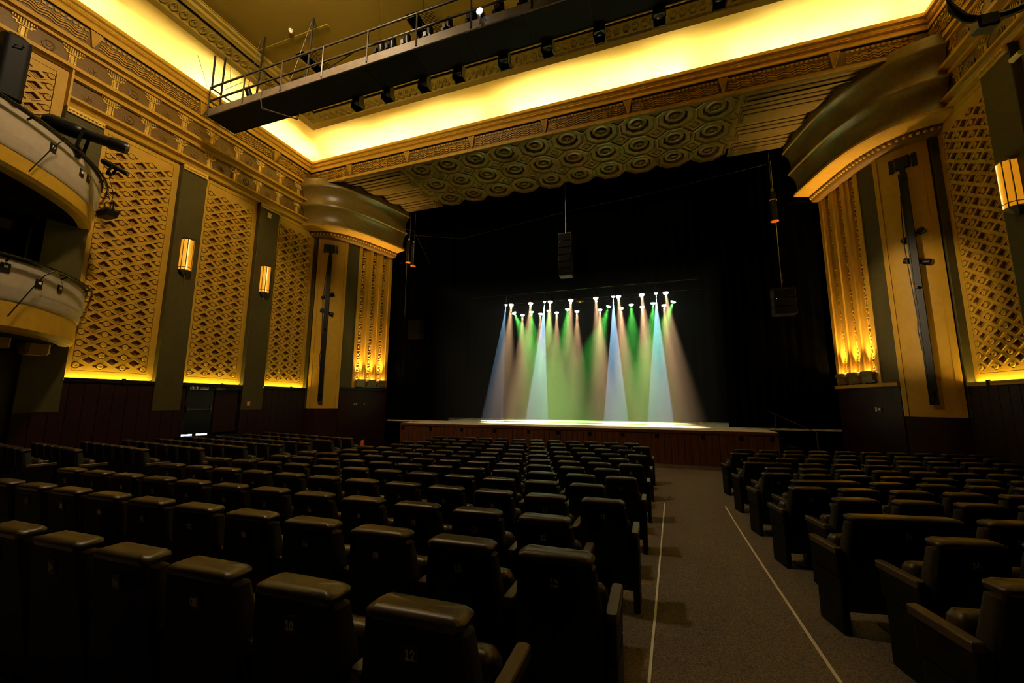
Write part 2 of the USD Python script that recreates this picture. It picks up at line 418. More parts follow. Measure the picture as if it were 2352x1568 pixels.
def build_wall(name, s, label, y_lo):
    w = thing(name, label, kind='structure')
    S = side(s)
    ya = -6.2
    # plaster behind everything, with dark depth behind the boxes near the camera
    part(w, 'plaster', S(cat([box(10.62, 10.8, 4.9, 13.6, .4, 9.2), box(10.62, 10.8, ya, 4.9, 7.2, 10.2)])), 'olive')
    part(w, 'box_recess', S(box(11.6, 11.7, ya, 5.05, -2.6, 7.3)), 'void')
    part(w, 'return_wall', S(box(10.62, 11.7, 4.95, 5.05, -2.6, 8.3)), 'olive')
    # wainscot of dark red boards
    y = 5.05
    while y < 13.5:
        if not (s < 0 and 8.45 < y < 10.45):
            part(w, 'board', S(box(10.36, 10.42, y + .004, min(y + .296, 13.5), -2.6, .44, .006)), 'redwood')
        y += .30
    if s < 0:
        part(w, 'door_head', S(box(10.36, 10.44, 8.53, 10.46, .36, .5, .005)), 'darkwood')
    part(w, 'wainscot_back', S(cat([box(10.43, 10.62, 5.05, 8.5, -2.6, .45), box(10.43, 10.62, 10.46, 13.6, -2.6, .45)] + ([box(10.43, 10.62, 8.5, 10.46, -2.6, .45)] if s > 0 else []))), 'darkwood')
    for (a, b) in PANELS:
        part(w, 'ledge', S(cat([box(10.33, 10.62, a - .0, b, .44, .50, .01), box(10.33, 10.36, a, b, .50, .54)])), 'darkwood' if s < 0 else 'amber')
        part(w, 'led_strip', S(tm([(10.41, a + .04, .515), (10.46, a + .04, .505), (10.46, b - .04, .505), (10.41, b - .04, .515)], [(0, 1, 2), (0, 2, 3)])), 'led_yellow', label='glowing yellow strip lamp hidden along the ledge')
        part(w, 'ledge_clip', S(box(10.31, 10.36, (a + b) / 2 + .18, (a + b) / 2 + .26, .42, .575, .006)), 'darkwood')
    for (a, b) in PILASTERS:
        part(w, 'pilaster', S(box(10.35, 10.62, a, b, -.31, 7.34, .012)), 'olive')
        cap = [box(10.31, 10.62, a + .01, b - .01, 7.16, 7.32, .01)]
        for i in range(int((b - a) / .075)):
            cap.append(shift(lathe([(0, 0), (.03, .006), (.022, .03), (0, .036)], 6), 0, 0))
            cap[-1] = mv(cap[-1], lambda u, v, h, i=i: (10.31 - h, a + .05 + .075 * i + u, 7.24 + v))
        part(w, 'pilaster_cap', S(cat(cap)), 'gilt')
    for (a, b) in PANELS:
        if b > y_lo:
            lattice_panel(w, s, a, b, .56, 7.36)
    if s < 0:
        lattice_panel(w, s, 3.0, 5.05, 5.3, 8.34, .2)
    # stacked friezes
    prof = [(10.62, 7.33), (10.42, 7.36), (10.40, 7.42), (10.44, 7.46), (10.50, 7.50), (10.44, 7.56), (10.36, 7.58), (10.36, 7.64), (10.545, 7.66), (10.545, 8.16), (10.45, 8.17), (10.45, 8.21), (10.52, 8.23), (10.50, 8.30),
            (10.42, 8.34), (10.35, 8.36), (10.35, 8.45), (10.54, 8.47), (10.54, 8.97), (10.46, 8.98), (10.45, 9.04), (10.50, 9.05), (10.50, 9.09), (10.42, 9.10)]
    cut = 8
    lo, hi = prof[:15], prof[14:]
    def band(p, a, b):
        return S(grid([[(x, a, z) for x, z in p], [(x, b, z) for x, z in p]]))
    part(w, 'frieze_moulding', band(prof[:9], 5.08, 13.1), 'amber', smooth=30)
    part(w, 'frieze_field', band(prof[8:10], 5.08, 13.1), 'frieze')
    part(w, 'frieze_moulding', band(prof[9:18], 5.08, 13.1), 'amber', smooth=30)
    part(w, 'frieze_moulding', band(prof[13:18], ya, 5.08), 'amber', smooth=30)
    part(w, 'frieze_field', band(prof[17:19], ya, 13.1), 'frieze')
    part(w, 'frieze_moulding', band(prof[18:], ya, 13.1), 'amber', smooth=30)
    part(w, 'frieze_end', S(box(10.35, 10.62, 5.05, 5.09, 7.33, 8.33)), 'amber')
    frieze_units(w, s, 10.545, 7.92, [y for y in np.arange(5.5, 12.9, .89) if y > y_lo], 0)
    frieze_units(w, s, 10.54, 8.72, [y for y in np.arange(1.95, 12.9, .89) if y > y_lo], 0)
    return w


WL = build_wall('wall_left', -1, 'left side wall of amber relief panels over dark red boards', -9)
WR = build_wall('wall_right', 1, 'dim right side wall with relief panels beyond the aisle', 9.0)
solo('wall_back', box(-14.3, 7.5, -6.3, -6.2, -2.3, 11.4), 'olive', 'plain wall behind the camera', kind='structure')

# door in the left wall
D = thing('door_1', 'dark double door with daylight under it below the middle relief panel', kind='structure')
S = side(-1)
part(D, 'door_leaf', S(box(10.50, 10.55, 8.56, 8.74, -1.03, .36, .006)), 'blackmetal')
part(D, 'door_leaf', S(box(10.50, 10.55, 8.755, 9.60, -1.03, .36, .006)), 'blackmetal')
part(D, 'door_leaf', S(box(10.46, 10.50, 9.62, 10.43, -1.03, .36, .006)), 'redwood')
part(D, 'push_bar', S(cat([tube([(10.45, 8.78, -.28), (10.45, 9.52, -.28)], .02), box(10.44, 10.5, 9.50, 9.54, -.33, -.15), box(10.44, 10.5, 8.8, 8.83, -.33, -.15)])), 'rail')
part(D, 'door_threshold', S(box(10.36, 10.62, 8.5, 10.46, -2.6, -1.09)), 'darkwood')
part(D, 'daylight', S(cat([box(10.60, 10.61, 8.76, 9.12, -1.085, -1.03), box(10.60, 10.61, 9.24, 9.58, -1.085, -1.03), box(10.60, 10.61, 8.742, 8.753, -1.03, -.5)])), 'daylight', label='bright daylight under the door')
part(D, 'door_pocket', S(cat([box(10.62, 10.7, 8.5, 10.46, -1.1, .4)])), 'void')


def sign(name, label, s, face, y, z, w, h, base, prints, cat_='sign'):
    t = thing(name, label, cat_)
    part(t, 'board', onwall(box(0, w, 0, h, 0, .012), s, face, y, z), base)
    for nm, mesh, mt in prints:
        part(t, nm, onwall(shift(mesh, 0, 0, .012), s, face, y, z), mt)
    return t


def poly(*p):
    return ext(Polygon(p), .003)


def txt(s_, h, x, y, bold=True):
    return shift(meshkit.text_mesh(s_, h, .003, bold), x, y)


runner = cat([ext(Point(.095, .155).buffer(.018, 4), .003), ext(LineString([(.09, .135), (.075, .085), (.045, .05), (.03, .055)]).buffer(.012), .003), ext(LineString([(.075, .085), (.105, .06), (.10, .025)]).buffer(.012), .003),
              ext(LineString([(.055, .12), (.085, .125), (.115, .10)]).buffer(.008), .003), ext(LineString([(.02, .02), (.02, .175), (.135, .175), (.135, .02)]).buffer(.005), .003)])
arrow_up = cat([ext(Polygon([(.20, .02), (.20, .11), (.17, .11), (.215, .18), (.26, .11), (.23, .11), (.23, .02)]), .003)])
frame = ext(sbox(.0, .0, .56, .2).difference(sbox(.006, .006, .554, .194)), .003)
sign('exit_sign', 'exit sign with running figure and upward arrow above the side door', -1, 10.355, 8.74, .37 - .02, .56, .12 * 1.1, 'signdark',
     [('pictogram', mv(runner, lambda x, y, z: (x, y * .66, z)), 'signpale'), ('arrow', mv(arrow_up, lambda x, y, z: (x, y * .66, z)), 'signpale'),
      ('lettering', txt('SAÍDA', .04, .33, .055), 'signgreen'), ('line', cat([poly((.31, .012), (.54, .012), (.54, .03), (.31, .03)), mv(frame, lambda x, y, z: (x, y * .66, z))]), 'signpale')])
sign('exit_sign', 'small sign reading SAÍDA right of the arrow sign above the side door', -1, 10.355, 9.54, .35, .30, .13, 'signdark',
     [('lettering', txt('SAÍDA', .046, .05, .065), 'signpale'), ('small_lettering', txt('DE EMERGÊNCIA', .022, .04, .02), 'signgreen'), ('line', cat([poly((.0, 0), (.3, 0), (.3, .006), (0, .006)), poly((.294, 0), (.3, 0), (.3, .1), (.294, .1))]), 'signgreen')])
sign('extinguisher_sign', 'small red square sign low on the pilaster right of the side door', -1, 10.345, 10.66, -.16, .13, .15, 'red',
     [('symbol', ext(LineString([(.065, .055), (.07, .12), (.085, .125)]).buffer(.014), .003), 'signpale'), ('line', poly((.01, .01), (.12, .01), (.12, .03), (.01, .03)), 'signpale')])
w_ = thing('wall_plate', 'small pale square plate high on the pilaster by the third relief panel', 'plate')
part(w_, 'cover', onwall(box(0, .16, 0, .2, 0, .03, .006), -1, 10.345, 10.74, 6.86), 'white')

# ------------------------------------------------------------------ sconces
def sconce(s, y, label):
    t = thing('wall_sconce', label, 'wall lamp', (XC + s * 10.35, y, 3.95), 90 if s < 0 else -90, 'amber glass lanterns on the dark pilasters')
    # local: x along the wall, -y out of the wall
    W, Dp, H = .155, .21, 1.0
    c = [(-W, 0), (-W, -.12), (-W + .07, -Dp), (W - .07, -Dp), (W, -.12), (W, 0)]
    ins = .012
    for i in range(5):
        a, b = np.array(c[i]), np.array(c[i + 1]); d = (b - a) / np.linalg.norm(b - a); a2, b2 = a + d * ins, b - d * ins
        nrm = np.array([d[1], -d[0]]) * .004
        q = [a2, b2, b2 + nrm, a2 + nrm]
        part(t, 'glass_pane', loft([[(p[0], p[1], .11) for p in q], [(p[0], p[1], H - .02) for p in q]]), 'lantern')
        part(t, 'lower_pane', loft([[(p[0], p[1], .02) for p in q], [(p[0], p[1], .09) for p in q]]), 'lantern')
    fr = []
    for (x, y_) in c:
        fr.append(tube([(x, y_, 0), (x, y_, H)], .010, 5))
    for z in (0.0, .10, H):
        fr.append(tube([(x, y_, z) for x, y_ in c], .011, 5))
    part(t, 'frame', cat(fr), 'brass')
    part(t, 'lamp_tube', tube([(-.05, -.1, .12), (-.05, -.1, H - .1)], .035, 8), 'brass')
    part(t, 'top_cap', loft([[(x * 1.08, y_ * 1.08, H) for x, y_ in c], [(x * .9, y_ * .95, H + .03) for x, y_ in c]]), 'blackmetal')
    part(t, 'bottom_cap', loft([[(x * .1, y_ * .3, -.15) for x, y_ in c], [(x * .6, y_ * .7, -.07) for x, y_ in c], [(x * 1.1, y_ * 1.06, 0) for x, y_ in c]]), 'blackmetal')
    part(t, 'finial', cat([tube([(0, -.1, H), (0, -.1, H + .13)], .008, 5), tube([(0, -.08, -.27), (0, -.08, -.14)], .012, 5)]), 'brass')


sconce(-1, 8.14, 'amber glass wall lantern on the pilaster left of the middle relief panel')
sconce(-1, 10.86, 'amber glass wall lantern on the pilaster right of the middle relief panel')
sconce(1, 10.86, 'amber glass wall lantern at the right edge of the photograph')

# ------------------------------------------------------------------ ceiling, cove and cornice
LX, LY = 10.3, 12.55            # lip line
RECT = [(XC - LX, -6.2), (XC - LX, LY), (XC + LX, LY), (XC + LX, -6.2)]   # left of this path is outward, so inward is negative


def inw(prof):
    return [(-d, z) for d, z in prof]


corn = thing('cornice', 'deep moulded cornice around the ceiling below the yellow cove', kind='structure')
part(corn, 'lip_moulding', sweep(inw([(-.12, 9.73), (-.08, 9.70), (-.04, 9.69), (-.03, 9.71), (-.03, 9.78), (-.10, 9.82), (-.11, 9.90), (-.05, 9.93), (-.07, 9.98), (-.10, 9.99), (-.09, 10.03), (-.02, 10.06), (.0, 10.08), (.0, 10.18), (-.05, 10.19), (-.06, 9.98), (-.30, 9.95), (-.45, 9.95)]), RECT), 'amber', smooth=25)
part(corn, 'recess', sweep(inw([(-.02, 9.60), (-.10, 9.61), (-.10, 9.72), (-.08, 9.72)]), RECT), 'olive')
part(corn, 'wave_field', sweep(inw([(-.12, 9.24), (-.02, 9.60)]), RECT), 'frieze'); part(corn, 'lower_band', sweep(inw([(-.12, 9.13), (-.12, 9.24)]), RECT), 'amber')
part(corn, 'soffit_edge', sweep(inw([(-.27, 9.15), (-.14, 9.12), (-.12, 9.13)]), RECT), 'soffit')


def wave_bay(L):
    out = []
    n = 8; p = L / n
    for v0, r in ((.035, .012), (.095, .014), (.155, .013)):
        pts = [(u, v0 + .060 * (1 - abs(((u / p) % 1.0) * 2 - 1)) - .012) for u in np.linspace(.14, L - .14, n * 6)]
        out.append(ext(LineString(pts).buffer(r, 2), .03, (.115, 1)))
    for k in range(n):
        u = p * (k + .5)
        if .15 < u < L - .15:
            if k < n - 1 and p * (k + 1) < L - .2:
                out.append(ext(Polygon([(p * (k + 1) - .1, .225), (p * (k + 1), .175), (p * (k + 1) + .1, .225), (p * (k + 1), .262)]).difference(Polygon([(p * (k + 1) - .06, .225), (p * (k + 1), .198), (p * (k + 1) + .06, .225), (p * (k + 1), .246)])), .022))
    u = .12
    while u < L - .12:
        out.append(box(u, u + .075, .285, .335, 0, .03)); u += .115
    return cat(out)


def vbracket():
    return cat([loft([[(-.03, .0, .03), (.03, .0, .03), (.03, .0, 0), (-.03, .0, 0)], [(-.1, .36, .07), (.1, .36, .07), (.1, .36, 0), (-.1, .36, 0)]]),
                ext(Polygon([(-.13, .36), (-.09, .36), (0, .03), (.09, .36), (.13, .36), (.02, -.01), (-.02, -.01)]), .075)])


BAY = 2.76
wb, vb = wave_bay(BAY), vbracket()
SL = .10 / .36
for k in range(-3, 4):
    part(corn, 'v_bracket', onfront(vb, XC + k * BAY, LY + .122, 9.24, SL), 'amber')
for k in range(-4, 4):
    x0 = XC + k * BAY
    if k in (-4, 3):
        continue
    part(corn, 'wave_relief', onfront(wb, x0, LY + .122, 9.24, SL), 'amber')
half = wave_bay(1.72)
part(corn, 'wave_relief', onfront(half, XC - 3 * BAY - 1.86, LY + .122, 9.24, SL), 'amber')
part(corn, 'wave_relief', onfront(half, XC + 3 * BAY + .14, LY + .122, 9.24, SL), 'amber')
for s, lst in ((-1, (10.86, 8.1, 5.34, 2.58)), (1, (10.86, 8.1))):
    for y in lst:
        part(corn, 'v_bracket', onwall(vb, s, LX + .122, y, 9.24, SL), 'amber')
        part(corn, 'wave_relief', onwall(wb, s, LX + .122, y - BAY, 9.24, SL), 'amber')
    part(corn, 'wave_relief', onwall(wave_bay(1.6), s, LX + .122, 10.9, 9.24, SL), 'amber')

clg = thing('ceiling', 'ceiling with glowing yellow cove around a raised flat field', kind='structure')
cv = [(-.45, 9.95), (-.46, 10.10)] + [(-.46 + 1.46 * (1 - math.cos(a)), 10.12 + .63 * math.sin(a)) for a in np.linspace(0.05, PI / 2, 10)]
part(clg, 'cove', sweep(inw(cv), RECT), 'cove', smooth=40)
part(clg, 'inner_band', sweep(inw([(1.0, 10.75), (1.01, 10.735), (1.16, 10.80), (1.18, 10.83)]), RECT), 'ceil')
part(clg, 'ornament_band', sweep(inw([(1.18, 10.83), (1.20, 10.86), (1.45, 10.96), (1.50, 11.0)]), RECT), 'ceil', smooth=30)
part(clg, 'bead_groove', sweep(inw([(1.50, 11.0), (1.52, 11.06), (1.58, 11.06), (1.58, 11.0)]), RECT), 'olive')
part(clg, 'upper_moulding', sweep(inw([(1.58, 11.0), (1.62, 10.98), (1.66, 11.02), (1.72, 11.04), (1.75, 11.12), (1.84, 11.15), (1.86, 11.25)]), RECT), 'ceil', smooth=30)
fld = sbox(XC - LX + 1.86, -6.2, XC + LX - 1.86, LY - 1.86)
slots = [sbox(-10.84, 8.9, -10.47, 9.78), sbox(-6.68, 8.93, -6.23, 9.78), sbox(-2.5, 8.93, -2.05, 9.78)]
part(clg, 'field', shift(ext(fld.difference(unary_union(slots)), .06), 0, 0, 11.25), 'ceil')
for sl in slots:
    a, b, c, d = sl.bounds
    part(clg, 'slot', cat([box(a - .05, c + .05, b - .05, d + .05, 11.7, 11.75), box(a - .05, a, b - .05, d + .05, 11.3, 11.7), box(c, c + .05, b - .05, d + .05, 11.3, 11.7), box(a, c, b - .05, b, 11.3, 11.7), box(a, c, d, d + .05, 11.3, 11.7)]), 'void', label='dark slot in the ceiling')
    part(clg, 'slot_grille', cat([box(c + .03, c + .43, b + .02 + .042 * i, b + .04 + .042 * i, 11.225, 11.25) for i in range(20)]), 'ceil')
part(clg, 'raised_border', cat([box(-11.9, -11.82, -6.2, 8.45, 11.22, 11.25), box(-11.9, -9.0, 8.37, 8.45, 11.22, 11.25)]), 'ceil')
# leaf pattern of the ornament band, one relief tile repeated
tile = []
for e in (-1, 1):
    pts = [(e * .02 + e * .07 * math.sin(a), .05 + .2 * a / PI) for a in np.linspace(0, PI, 9)]
    tile.append(ext(LineString(pts).buffer(.012, 2), .025))
tile.append(ext(Point(0, .07).buffer(.03, 3), .03)); tile.append(ext(Point(0, .2).buffer(.02, 3), .03))
tile = cat(tile)
orn = []
for k in range(-33, 34):
    orn.append(mv(tile, lambda u, v, h, k=k: (XC + k * .26 + u, LY - 1.18 - v * 1.05 , 10.835 + v * .52 - h * .9)))
part(clg, 'leaf_relief', cat(orn), 'ceil', kind='stuff')
orn = []
for k in range(0, 34):
    for s in (-1, 1):
        orn.append(mv(tile, lambda u, v, h, k=k, s=s: (XC + s * (LX - 1.18 - v * 1.05), 11.2 - k * .26 + u, 10.835 + v * .52 - h * .9)))
part(clg, 'leaf_relief', cat(orn), 'ceil', kind='stuff')
# lamps in the trough behind the lip
rng = random.Random(3)


def lamp_card(x0, x1, y0, y1, z, along_x):
    """the lit face of a strip lamp, tilted up and back to the cove"""
    t = .02
    v = [(x0, y0, z - t), (x1, y0, z - t), (x1, y1, z + t), (x0, y1, z + t)] if along_x else [(x0, y0, z - t), (x1, y0, z + t), (x1, y1, z + t), (x0, y1, z - t)]
    return tm(v, [(0, 1, 2), (0, 2, 3)])


x = XC - LX - .05
while x < XC + LX:
    dz, dd_ = rng.uniform(-.02, .09), rng.uniform(0, .08)
    part(clg, 'cove_lamp', lamp_card(x, x + .9, LY + .15 + dd_, LY + .19 + dd_, 10.02 + dz, 1), rng.choice(('cove_a', 'cove_a', 'cove_b', 'cove_c')))
    x += 1.0
for s in (-1, 1):
    y = LY - .9
    while y > -6:
        dz, dd_ = rng.uniform(-.02, .09), rng.uniform(0, .08)
        part(clg, 'cove_lamp', side(s)(lamp_card(LX + .15 + dd_, LX + .19 + dd_, y, y + .9, 10.02 + dz, 0)), rng.choice(('cove_a', 'cove_b', 'cove_b', 'cove_c')))
        y -= 1.0
det = thing('smoke_detector', 'small white dome on the ceiling above the catwalk', 'smoke detector', (-10.22, 8.17, 11.25))
part(det, 'base', lathe([(.0, 0), (.07, 0), (.07, -.03), (0, -.03)], 12), 'white')
part(det, 'dome', lathe([(.055, -.03), (.05, -.07), (.03, -.095), (0, -.1)], 12), 'white', smooth=50)

# ------------------------------------------------------------------ soffit before the stage: 3 x 10 octagonal coffers
sof = thing('proscenium_soffit', 'dark soffit of octagonal coffers before the stage opening', kind='structure')


def ngon(r, n=8, off=PI / 8):
    k = r / math.cos(PI / n)
    return [(k * math.cos(off + 2 * PI * i / n), k * math.sin(off + 2 * PI * i / n)) for i in range(n)]


def ring(r0_, z0_, r1_, z1_, n=8):
    a, b = ngon(r0_, n), ngon(r1_, n)
    return loft([[(x, y, z0_) for x, y in a], [(x, y, z1_) for x, y in b]], caps=False)


def shells(*rz):
    return cat([ring(*rz[i], *rz[i + 1]) for i in range(len(rz) - 1)])


coffer = shells((.600, .04), (.600, -.02), (.575, -.03), (.545, -.03), (.535, .0), (.43, .11), (.40, .10), (.385, .07), (.37, .07), (.36, .10), (.36, .26), (.33, .30))
dish = lathe([(.36, .24), (.325, .10), (.30, .075), (.22, .065), (.17, .10), (.145, .16)], 20)
boss = lathe([(.15, .17), (.145, .04), (.12, .015), (.095, .025), (.085, .07), (.06, .07), (.045, .05), (.0, .045)], 16)
diam = cat([loft([[(.0, -.2, .02), (.2, 0, .02), (0, .2, .02), (-.2, 0, .02)], [(.0, -.165, -.02), (.165, 0, -.02), (0, .165, -.02), (-.165, 0, -.02)], [(.0, -.12, .06), (.12, 0, .06), (0, .12, .06), (-.12, 0, .06)], [(.0, -.075, .02), (.075, 0, .02), (0, .075, .02), (-.075, 0, .02)], [(.0, -.035, .06), (.035, 0, .06), (0, .035, .06), (-.035, 0, .06)]])])
OCX = [XC + (k - 4.5) * 1.2 for k in range(10)]; OCY = [13.40, 14.60, 15.82]
ZS = 9.25
for y in OCY:
    for x in OCX:
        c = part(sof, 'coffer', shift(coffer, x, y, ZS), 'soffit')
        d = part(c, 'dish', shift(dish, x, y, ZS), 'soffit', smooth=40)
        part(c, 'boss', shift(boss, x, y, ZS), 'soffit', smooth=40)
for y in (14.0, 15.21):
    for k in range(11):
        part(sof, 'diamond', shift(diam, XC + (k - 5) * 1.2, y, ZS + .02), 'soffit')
for k in range(11):                  # half diamonds along the front
    part(sof, 'half_diamond', shift(mv(diam, lambda x, y, z: (x, np.maximum(y, -.0) * 1.0, z)), XC + (k - 5) * 1.2, 12.84, ZS + .02), 'soffit')
oct_ = unary_union([Polygon([(x + a, y + b) for a, b in ngon(.37)]) for x in OCX for y in OCY])
edge = unary_union([Polygon([(x + a, OCY[2] + b) for a, b in ngon(.6)]) for x in OCX])
plate_ = sbox(XC - 6.15, 12.7, XC + 6.15, 15.85).union(edge).difference(oct_)
part(sof, 'plate', shift(ext(plate_, .05, (.6, .6)), 0, 0, ZS + .03), 'soffit')
part(sof, 'front_band', box(XC - 10.4, XC + 10.4, 12.70, 12.84, 9.19, 9.3), 'soffit')
part(sof, 'backing', box(XC - 10.6, XC + 10.6, 12.6, 16.4, 9.62, 9.7), 'void')
for s in (-1, 1):
    y = 12.9
    part(sof, 'side_plate', side(s)(box(6.1, 10.5, 12.75, 16.45, ZS + .05, ZS + .12)), 'soffit')
    for (a, b) in ((12.98, 13.5), (13.62, 14.55), (14.67, 15.5), (15.62, 16.4)):
        part(sof, 'rib_panel', side(s)(cat([box(6.15, 9.9, a, b, ZS - .0, ZS + .06, .02), box(6.2, 9.8, a + .12, b - .12, ZS - .06, ZS + .03, .02), box(6.25, 9.7, a + .26, b - .26, ZS - .11, ZS - .03, .02)])), 'soffit')

# ------------------------------------------------------------------ towers left and right of the stage
from scipy.interpolate import CubicSpline
TP = np.array([(10.62, 13.22), (10.3, 13.30), (9.98, 13.46), (9.72, 13.70), (9.50, 14.05), (9.28, 14.6), (9.10, 15.3), (8.95, 15.95), (8.86, 16.45)])
tl = np.concatenate([[0], np.cumsum(np.linalg.norm(np.diff(TP, axis=0), axis=1))]); TL = tl[-1]
tcs = CubicSpline(tl, TP)


def tpt(u, d=0.0):
    """point at arc length u, d = outward (to the hall)"""
    p = tcs(u); t = tcs(u, 1); t = t / np.linalg.norm(t)
    n = np.array([-t[1], t[0]])
    if n[1] > 0 and n[0] > 0: n = -n
    n = n if (n @ np.array([-1.0, -1.0])) > 0 else -n
    return p + d * n


def tsheet(u0, u1, prof, n=8, close=True):
    """a strip of the tower between two arc lengths with profile (d, z)"""
    rows = []
    for u in np.linspace(u0, u1, n):
        rows.append([(*tpt(u, d), z) for d, z in prof])
    m_ = grid(rows)
    if close:
        caps = []
        for r in (rows[0], rows[-1]):
            c = np.mean(r, axis=0); k = len(r)
            caps.append(tm(list(r) + [tuple(c)], [(i, (i + 1) % k, k) for i in range(k)]))
        return cat([m_] + caps)
    return m_


def slab(u0, u1, d0, d1, z0, z1, n=6):
    return tsheet(u0, u1, [(d0, z0), (d1, z0), (d1, z1), (d0, z1), (d0, z0)], n)


UY0, UY1 = .30, 1.50            # yellow front panel
UF0 = 2.05                      # first flute rib
for s in (-1, 1):
    S = side(s)
    nm = 'left' if s < 0 else 'right'
    T = thing('proscenium_tower', f'curved amber tower with stepped cap and uplit flutes at the {nm} of the stage', kind='structure')
    part(T, 'front_panel', S(cat([slab(UY0, UY1, -.2, .03, -.3, 7.1, 8), slab(UY0, UY0 + .12, .03, .05, -.3, 7.1, 3), slab(UY1 - .12, UY1, .03, .05, -.3, 7.1, 3)])), 'amber', smooth=30)
    part(T, 'dark_strip', S(cat([slab(0.0, UY0, -.2, .0, .6, 7.1, 4), slab(UY1, UF0, -.2, .0, .6, 7.1, 6)])), 'olive', smooth=30)
    part(T, 'flute_back', S(slab(UF0, TL, -.25, -.12, .6, 7.1, 10)), 'frieze', smooth=30)
    nfl = 3
    rw = .16; pitch = (TL - rw - UF0) / nfl
    for k in range(nfl + 1):
        u = UF0 + k * pitch
        part(T, 'rib', S(slab(u, u + rw, -.2, .03, .60 if k in (0,) else .62, 7.1, 4)), 'amber', smooth=30)
    for k in range(nfl):
        u = UF0 + k * pitch
        # smooth inner fillet next to the rib
        part(T, 'fillet', S(slab(u + pitch * .72, u + pitch, -.2, -.02, .62, 7.1, 3)), 'amber', smooth=30)
        reli = []
        for i in range(20):
            z = 1.0 + i * .31
            a, b = u + rw + .03, u + pitch * .72 - .02
            mid = (a + b) / 2
            if i % 2 == 0:
                reli += [slab(a, b, -.12, -.075, z, z + .045, 2), slab(a, a + .035, -.12, -.085, z + .06, z + .28, 2), slab(b - .035, b, -.12, -.085, z + .06, z + .28, 2), slab(mid - .03, mid + .03, -.12, -.07, z + .10, z + .24, 2)]
            else:
                reli += [slab(a, b, -.12, -.075, z, z + .04, 2)]
                for j in range(4):
                    reli.append(slab(a + (b - a) * j / 4, a + (b - a) * (j + 1) / 4, -.12, -.08, z + .06 + .045 * j, z + .105 + .045 * j, 2))
                    reli.append(slab(a + (b - a) * j / 4, a + (b - a) * (j + 1) / 4, -.12, -.08, z + .195 - .045 * j, z + .24 - .045 * j, 2))
        part(T, 'ornament_strip', S(cat(reli)), 'gilt')
        a, b = u + rw - .02, u + pitch + .04
        cup = [slab(a, b, -.12, .10, .64, .70, 4), slab(a + .03, b - .03, -.12, .13, .70, .86, 4), slab(a + .01, b - .01, -.12, .16, .86, .93, 4), slab(a + .05, b - .05, .10, .175, .93, .97, 4)]
        part(T, 'lamp_cup', S(cat(cup)), 'soffit')
        part(T, 'uplight', S(tsheet(u + rw + .02, u + pitch - .02, [(.12, .97), (.02, .97)], 2, False)), 'led_warm', label='glowing uplight in its cup')
        p_, q_ = tpt(u + pitch * .5, .10), tpt(u + pitch * .5, -.16)
        spot(f'/World/flute_spot_{nm}_{k}', (XC + s * p_[0], p_[1], .98), (XC + s * q_[0], q_[1], 6.0), FLUTE_SPOT, (1.0, .62, .26), 26, 1.0, .04)
    # ledge and dark base
    part(T, 'ledge', S(cat([slab(UY1 + .02, TL + .03, -.2, .12, .50, .60, 8)])), 'amber' if s > 0 else 'darkwood', smooth=30)
    part(T, 'base', S(slab(UY1 + .02, TL, -.2, .05, -2.5, .50, 8)), 'redwood', smooth=30)
    part(T, 'base', S(slab(0.02, UY1 + .05, -.2, .02, -2.5, -.30, 8)), 'redwood', smooth=30)
    # stepped cap, swept round the shaft
    path = [tuple(tpt(u)) for u in np.linspace(0, TL, 22)]
    def capsheet(prof):
        return S(grid([[(*tpt(u, d), z) for d, z in prof] for u in np.linspace(0, TL, 22)]))
    part(T, 'dentil_band', capsheet([(0, 7.0), (.20, 7.02), (.24, 7.06), (.30, 7.22)]), 'frieze', smooth=30)
    bd = []
    for u in np.arange(.1, TL, .115):
        x_, y_ = tpt(u, .27)
        bd.append(lathe([(0, -.05), (.032, -.03), (.042, 0), (.032, .03), (0, .05)], 7, (x_, y_, 7.135)))
    part(T, 'bead_row', S(cat(bd)), 'gilt', smooth=50)
    part(T, 'ledge_soffit', capsheet([(.30, 7.22), (.74, 7.27), (.78, 7.30), (.78, 7.36), (.70, 7.38)]), 'amber', smooth=25)
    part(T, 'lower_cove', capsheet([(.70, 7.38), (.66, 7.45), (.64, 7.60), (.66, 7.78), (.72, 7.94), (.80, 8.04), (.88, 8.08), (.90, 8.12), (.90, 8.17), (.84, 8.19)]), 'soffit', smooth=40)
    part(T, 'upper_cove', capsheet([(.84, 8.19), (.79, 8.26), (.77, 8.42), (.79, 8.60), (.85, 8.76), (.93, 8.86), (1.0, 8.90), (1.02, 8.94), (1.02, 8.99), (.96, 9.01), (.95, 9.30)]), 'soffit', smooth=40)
    part(T, 'end_wall', S(cat([box(8.86, 11.2, 16.45, 16.52, -2.0, 9.4), box(7.9, 9.0, 16.42, 16.50, 7.1, 9.4)])), 'black')

    # vertical lamp bar
    L = thing('lamp_bar', f'tall black lamp bar with small spotlights on the {nm} tower front', 'lamp bar')
    p = tpt(.80, .16); px, py = XC + s * p[0], p[1]
    tang = tpt(.9) - tpt(.7); ang = math.degrees(math.atan2(tang[1], s * tang[0]))
    def lb(mesh):
        return shift(rotz(mesh, ang if s > 0 else ang + 180), px, py, 0)
    part(L, 'ladder_rail', lb(cat([box(-.085, -.055, -.03, .03, .0, 6.2), box(.055, .085, -.03, .03, .0, 6.2), box(-.06, .06, .01, .02, .0, 6.2)])), 'blackmetal')
    for i in range(13):
        part(L, 'rung', lb(box(-.055, .055, -.028, -.01, .35 + i * .45, .375 + i * .45)), 'chrome')
    part(L, 'wall_bracket', lb(cat([box(-.03, .03, 0, .14, z, z + .05) for z in (.3, 3.0, 6.0)])), 'blackmetal')
    hd = part(L, 'blinder', lb(box(-.16, .16, -.16, -.04, 6.38, 6.72, .02)), 'blackmetal', label='four cell lamp head at the top')
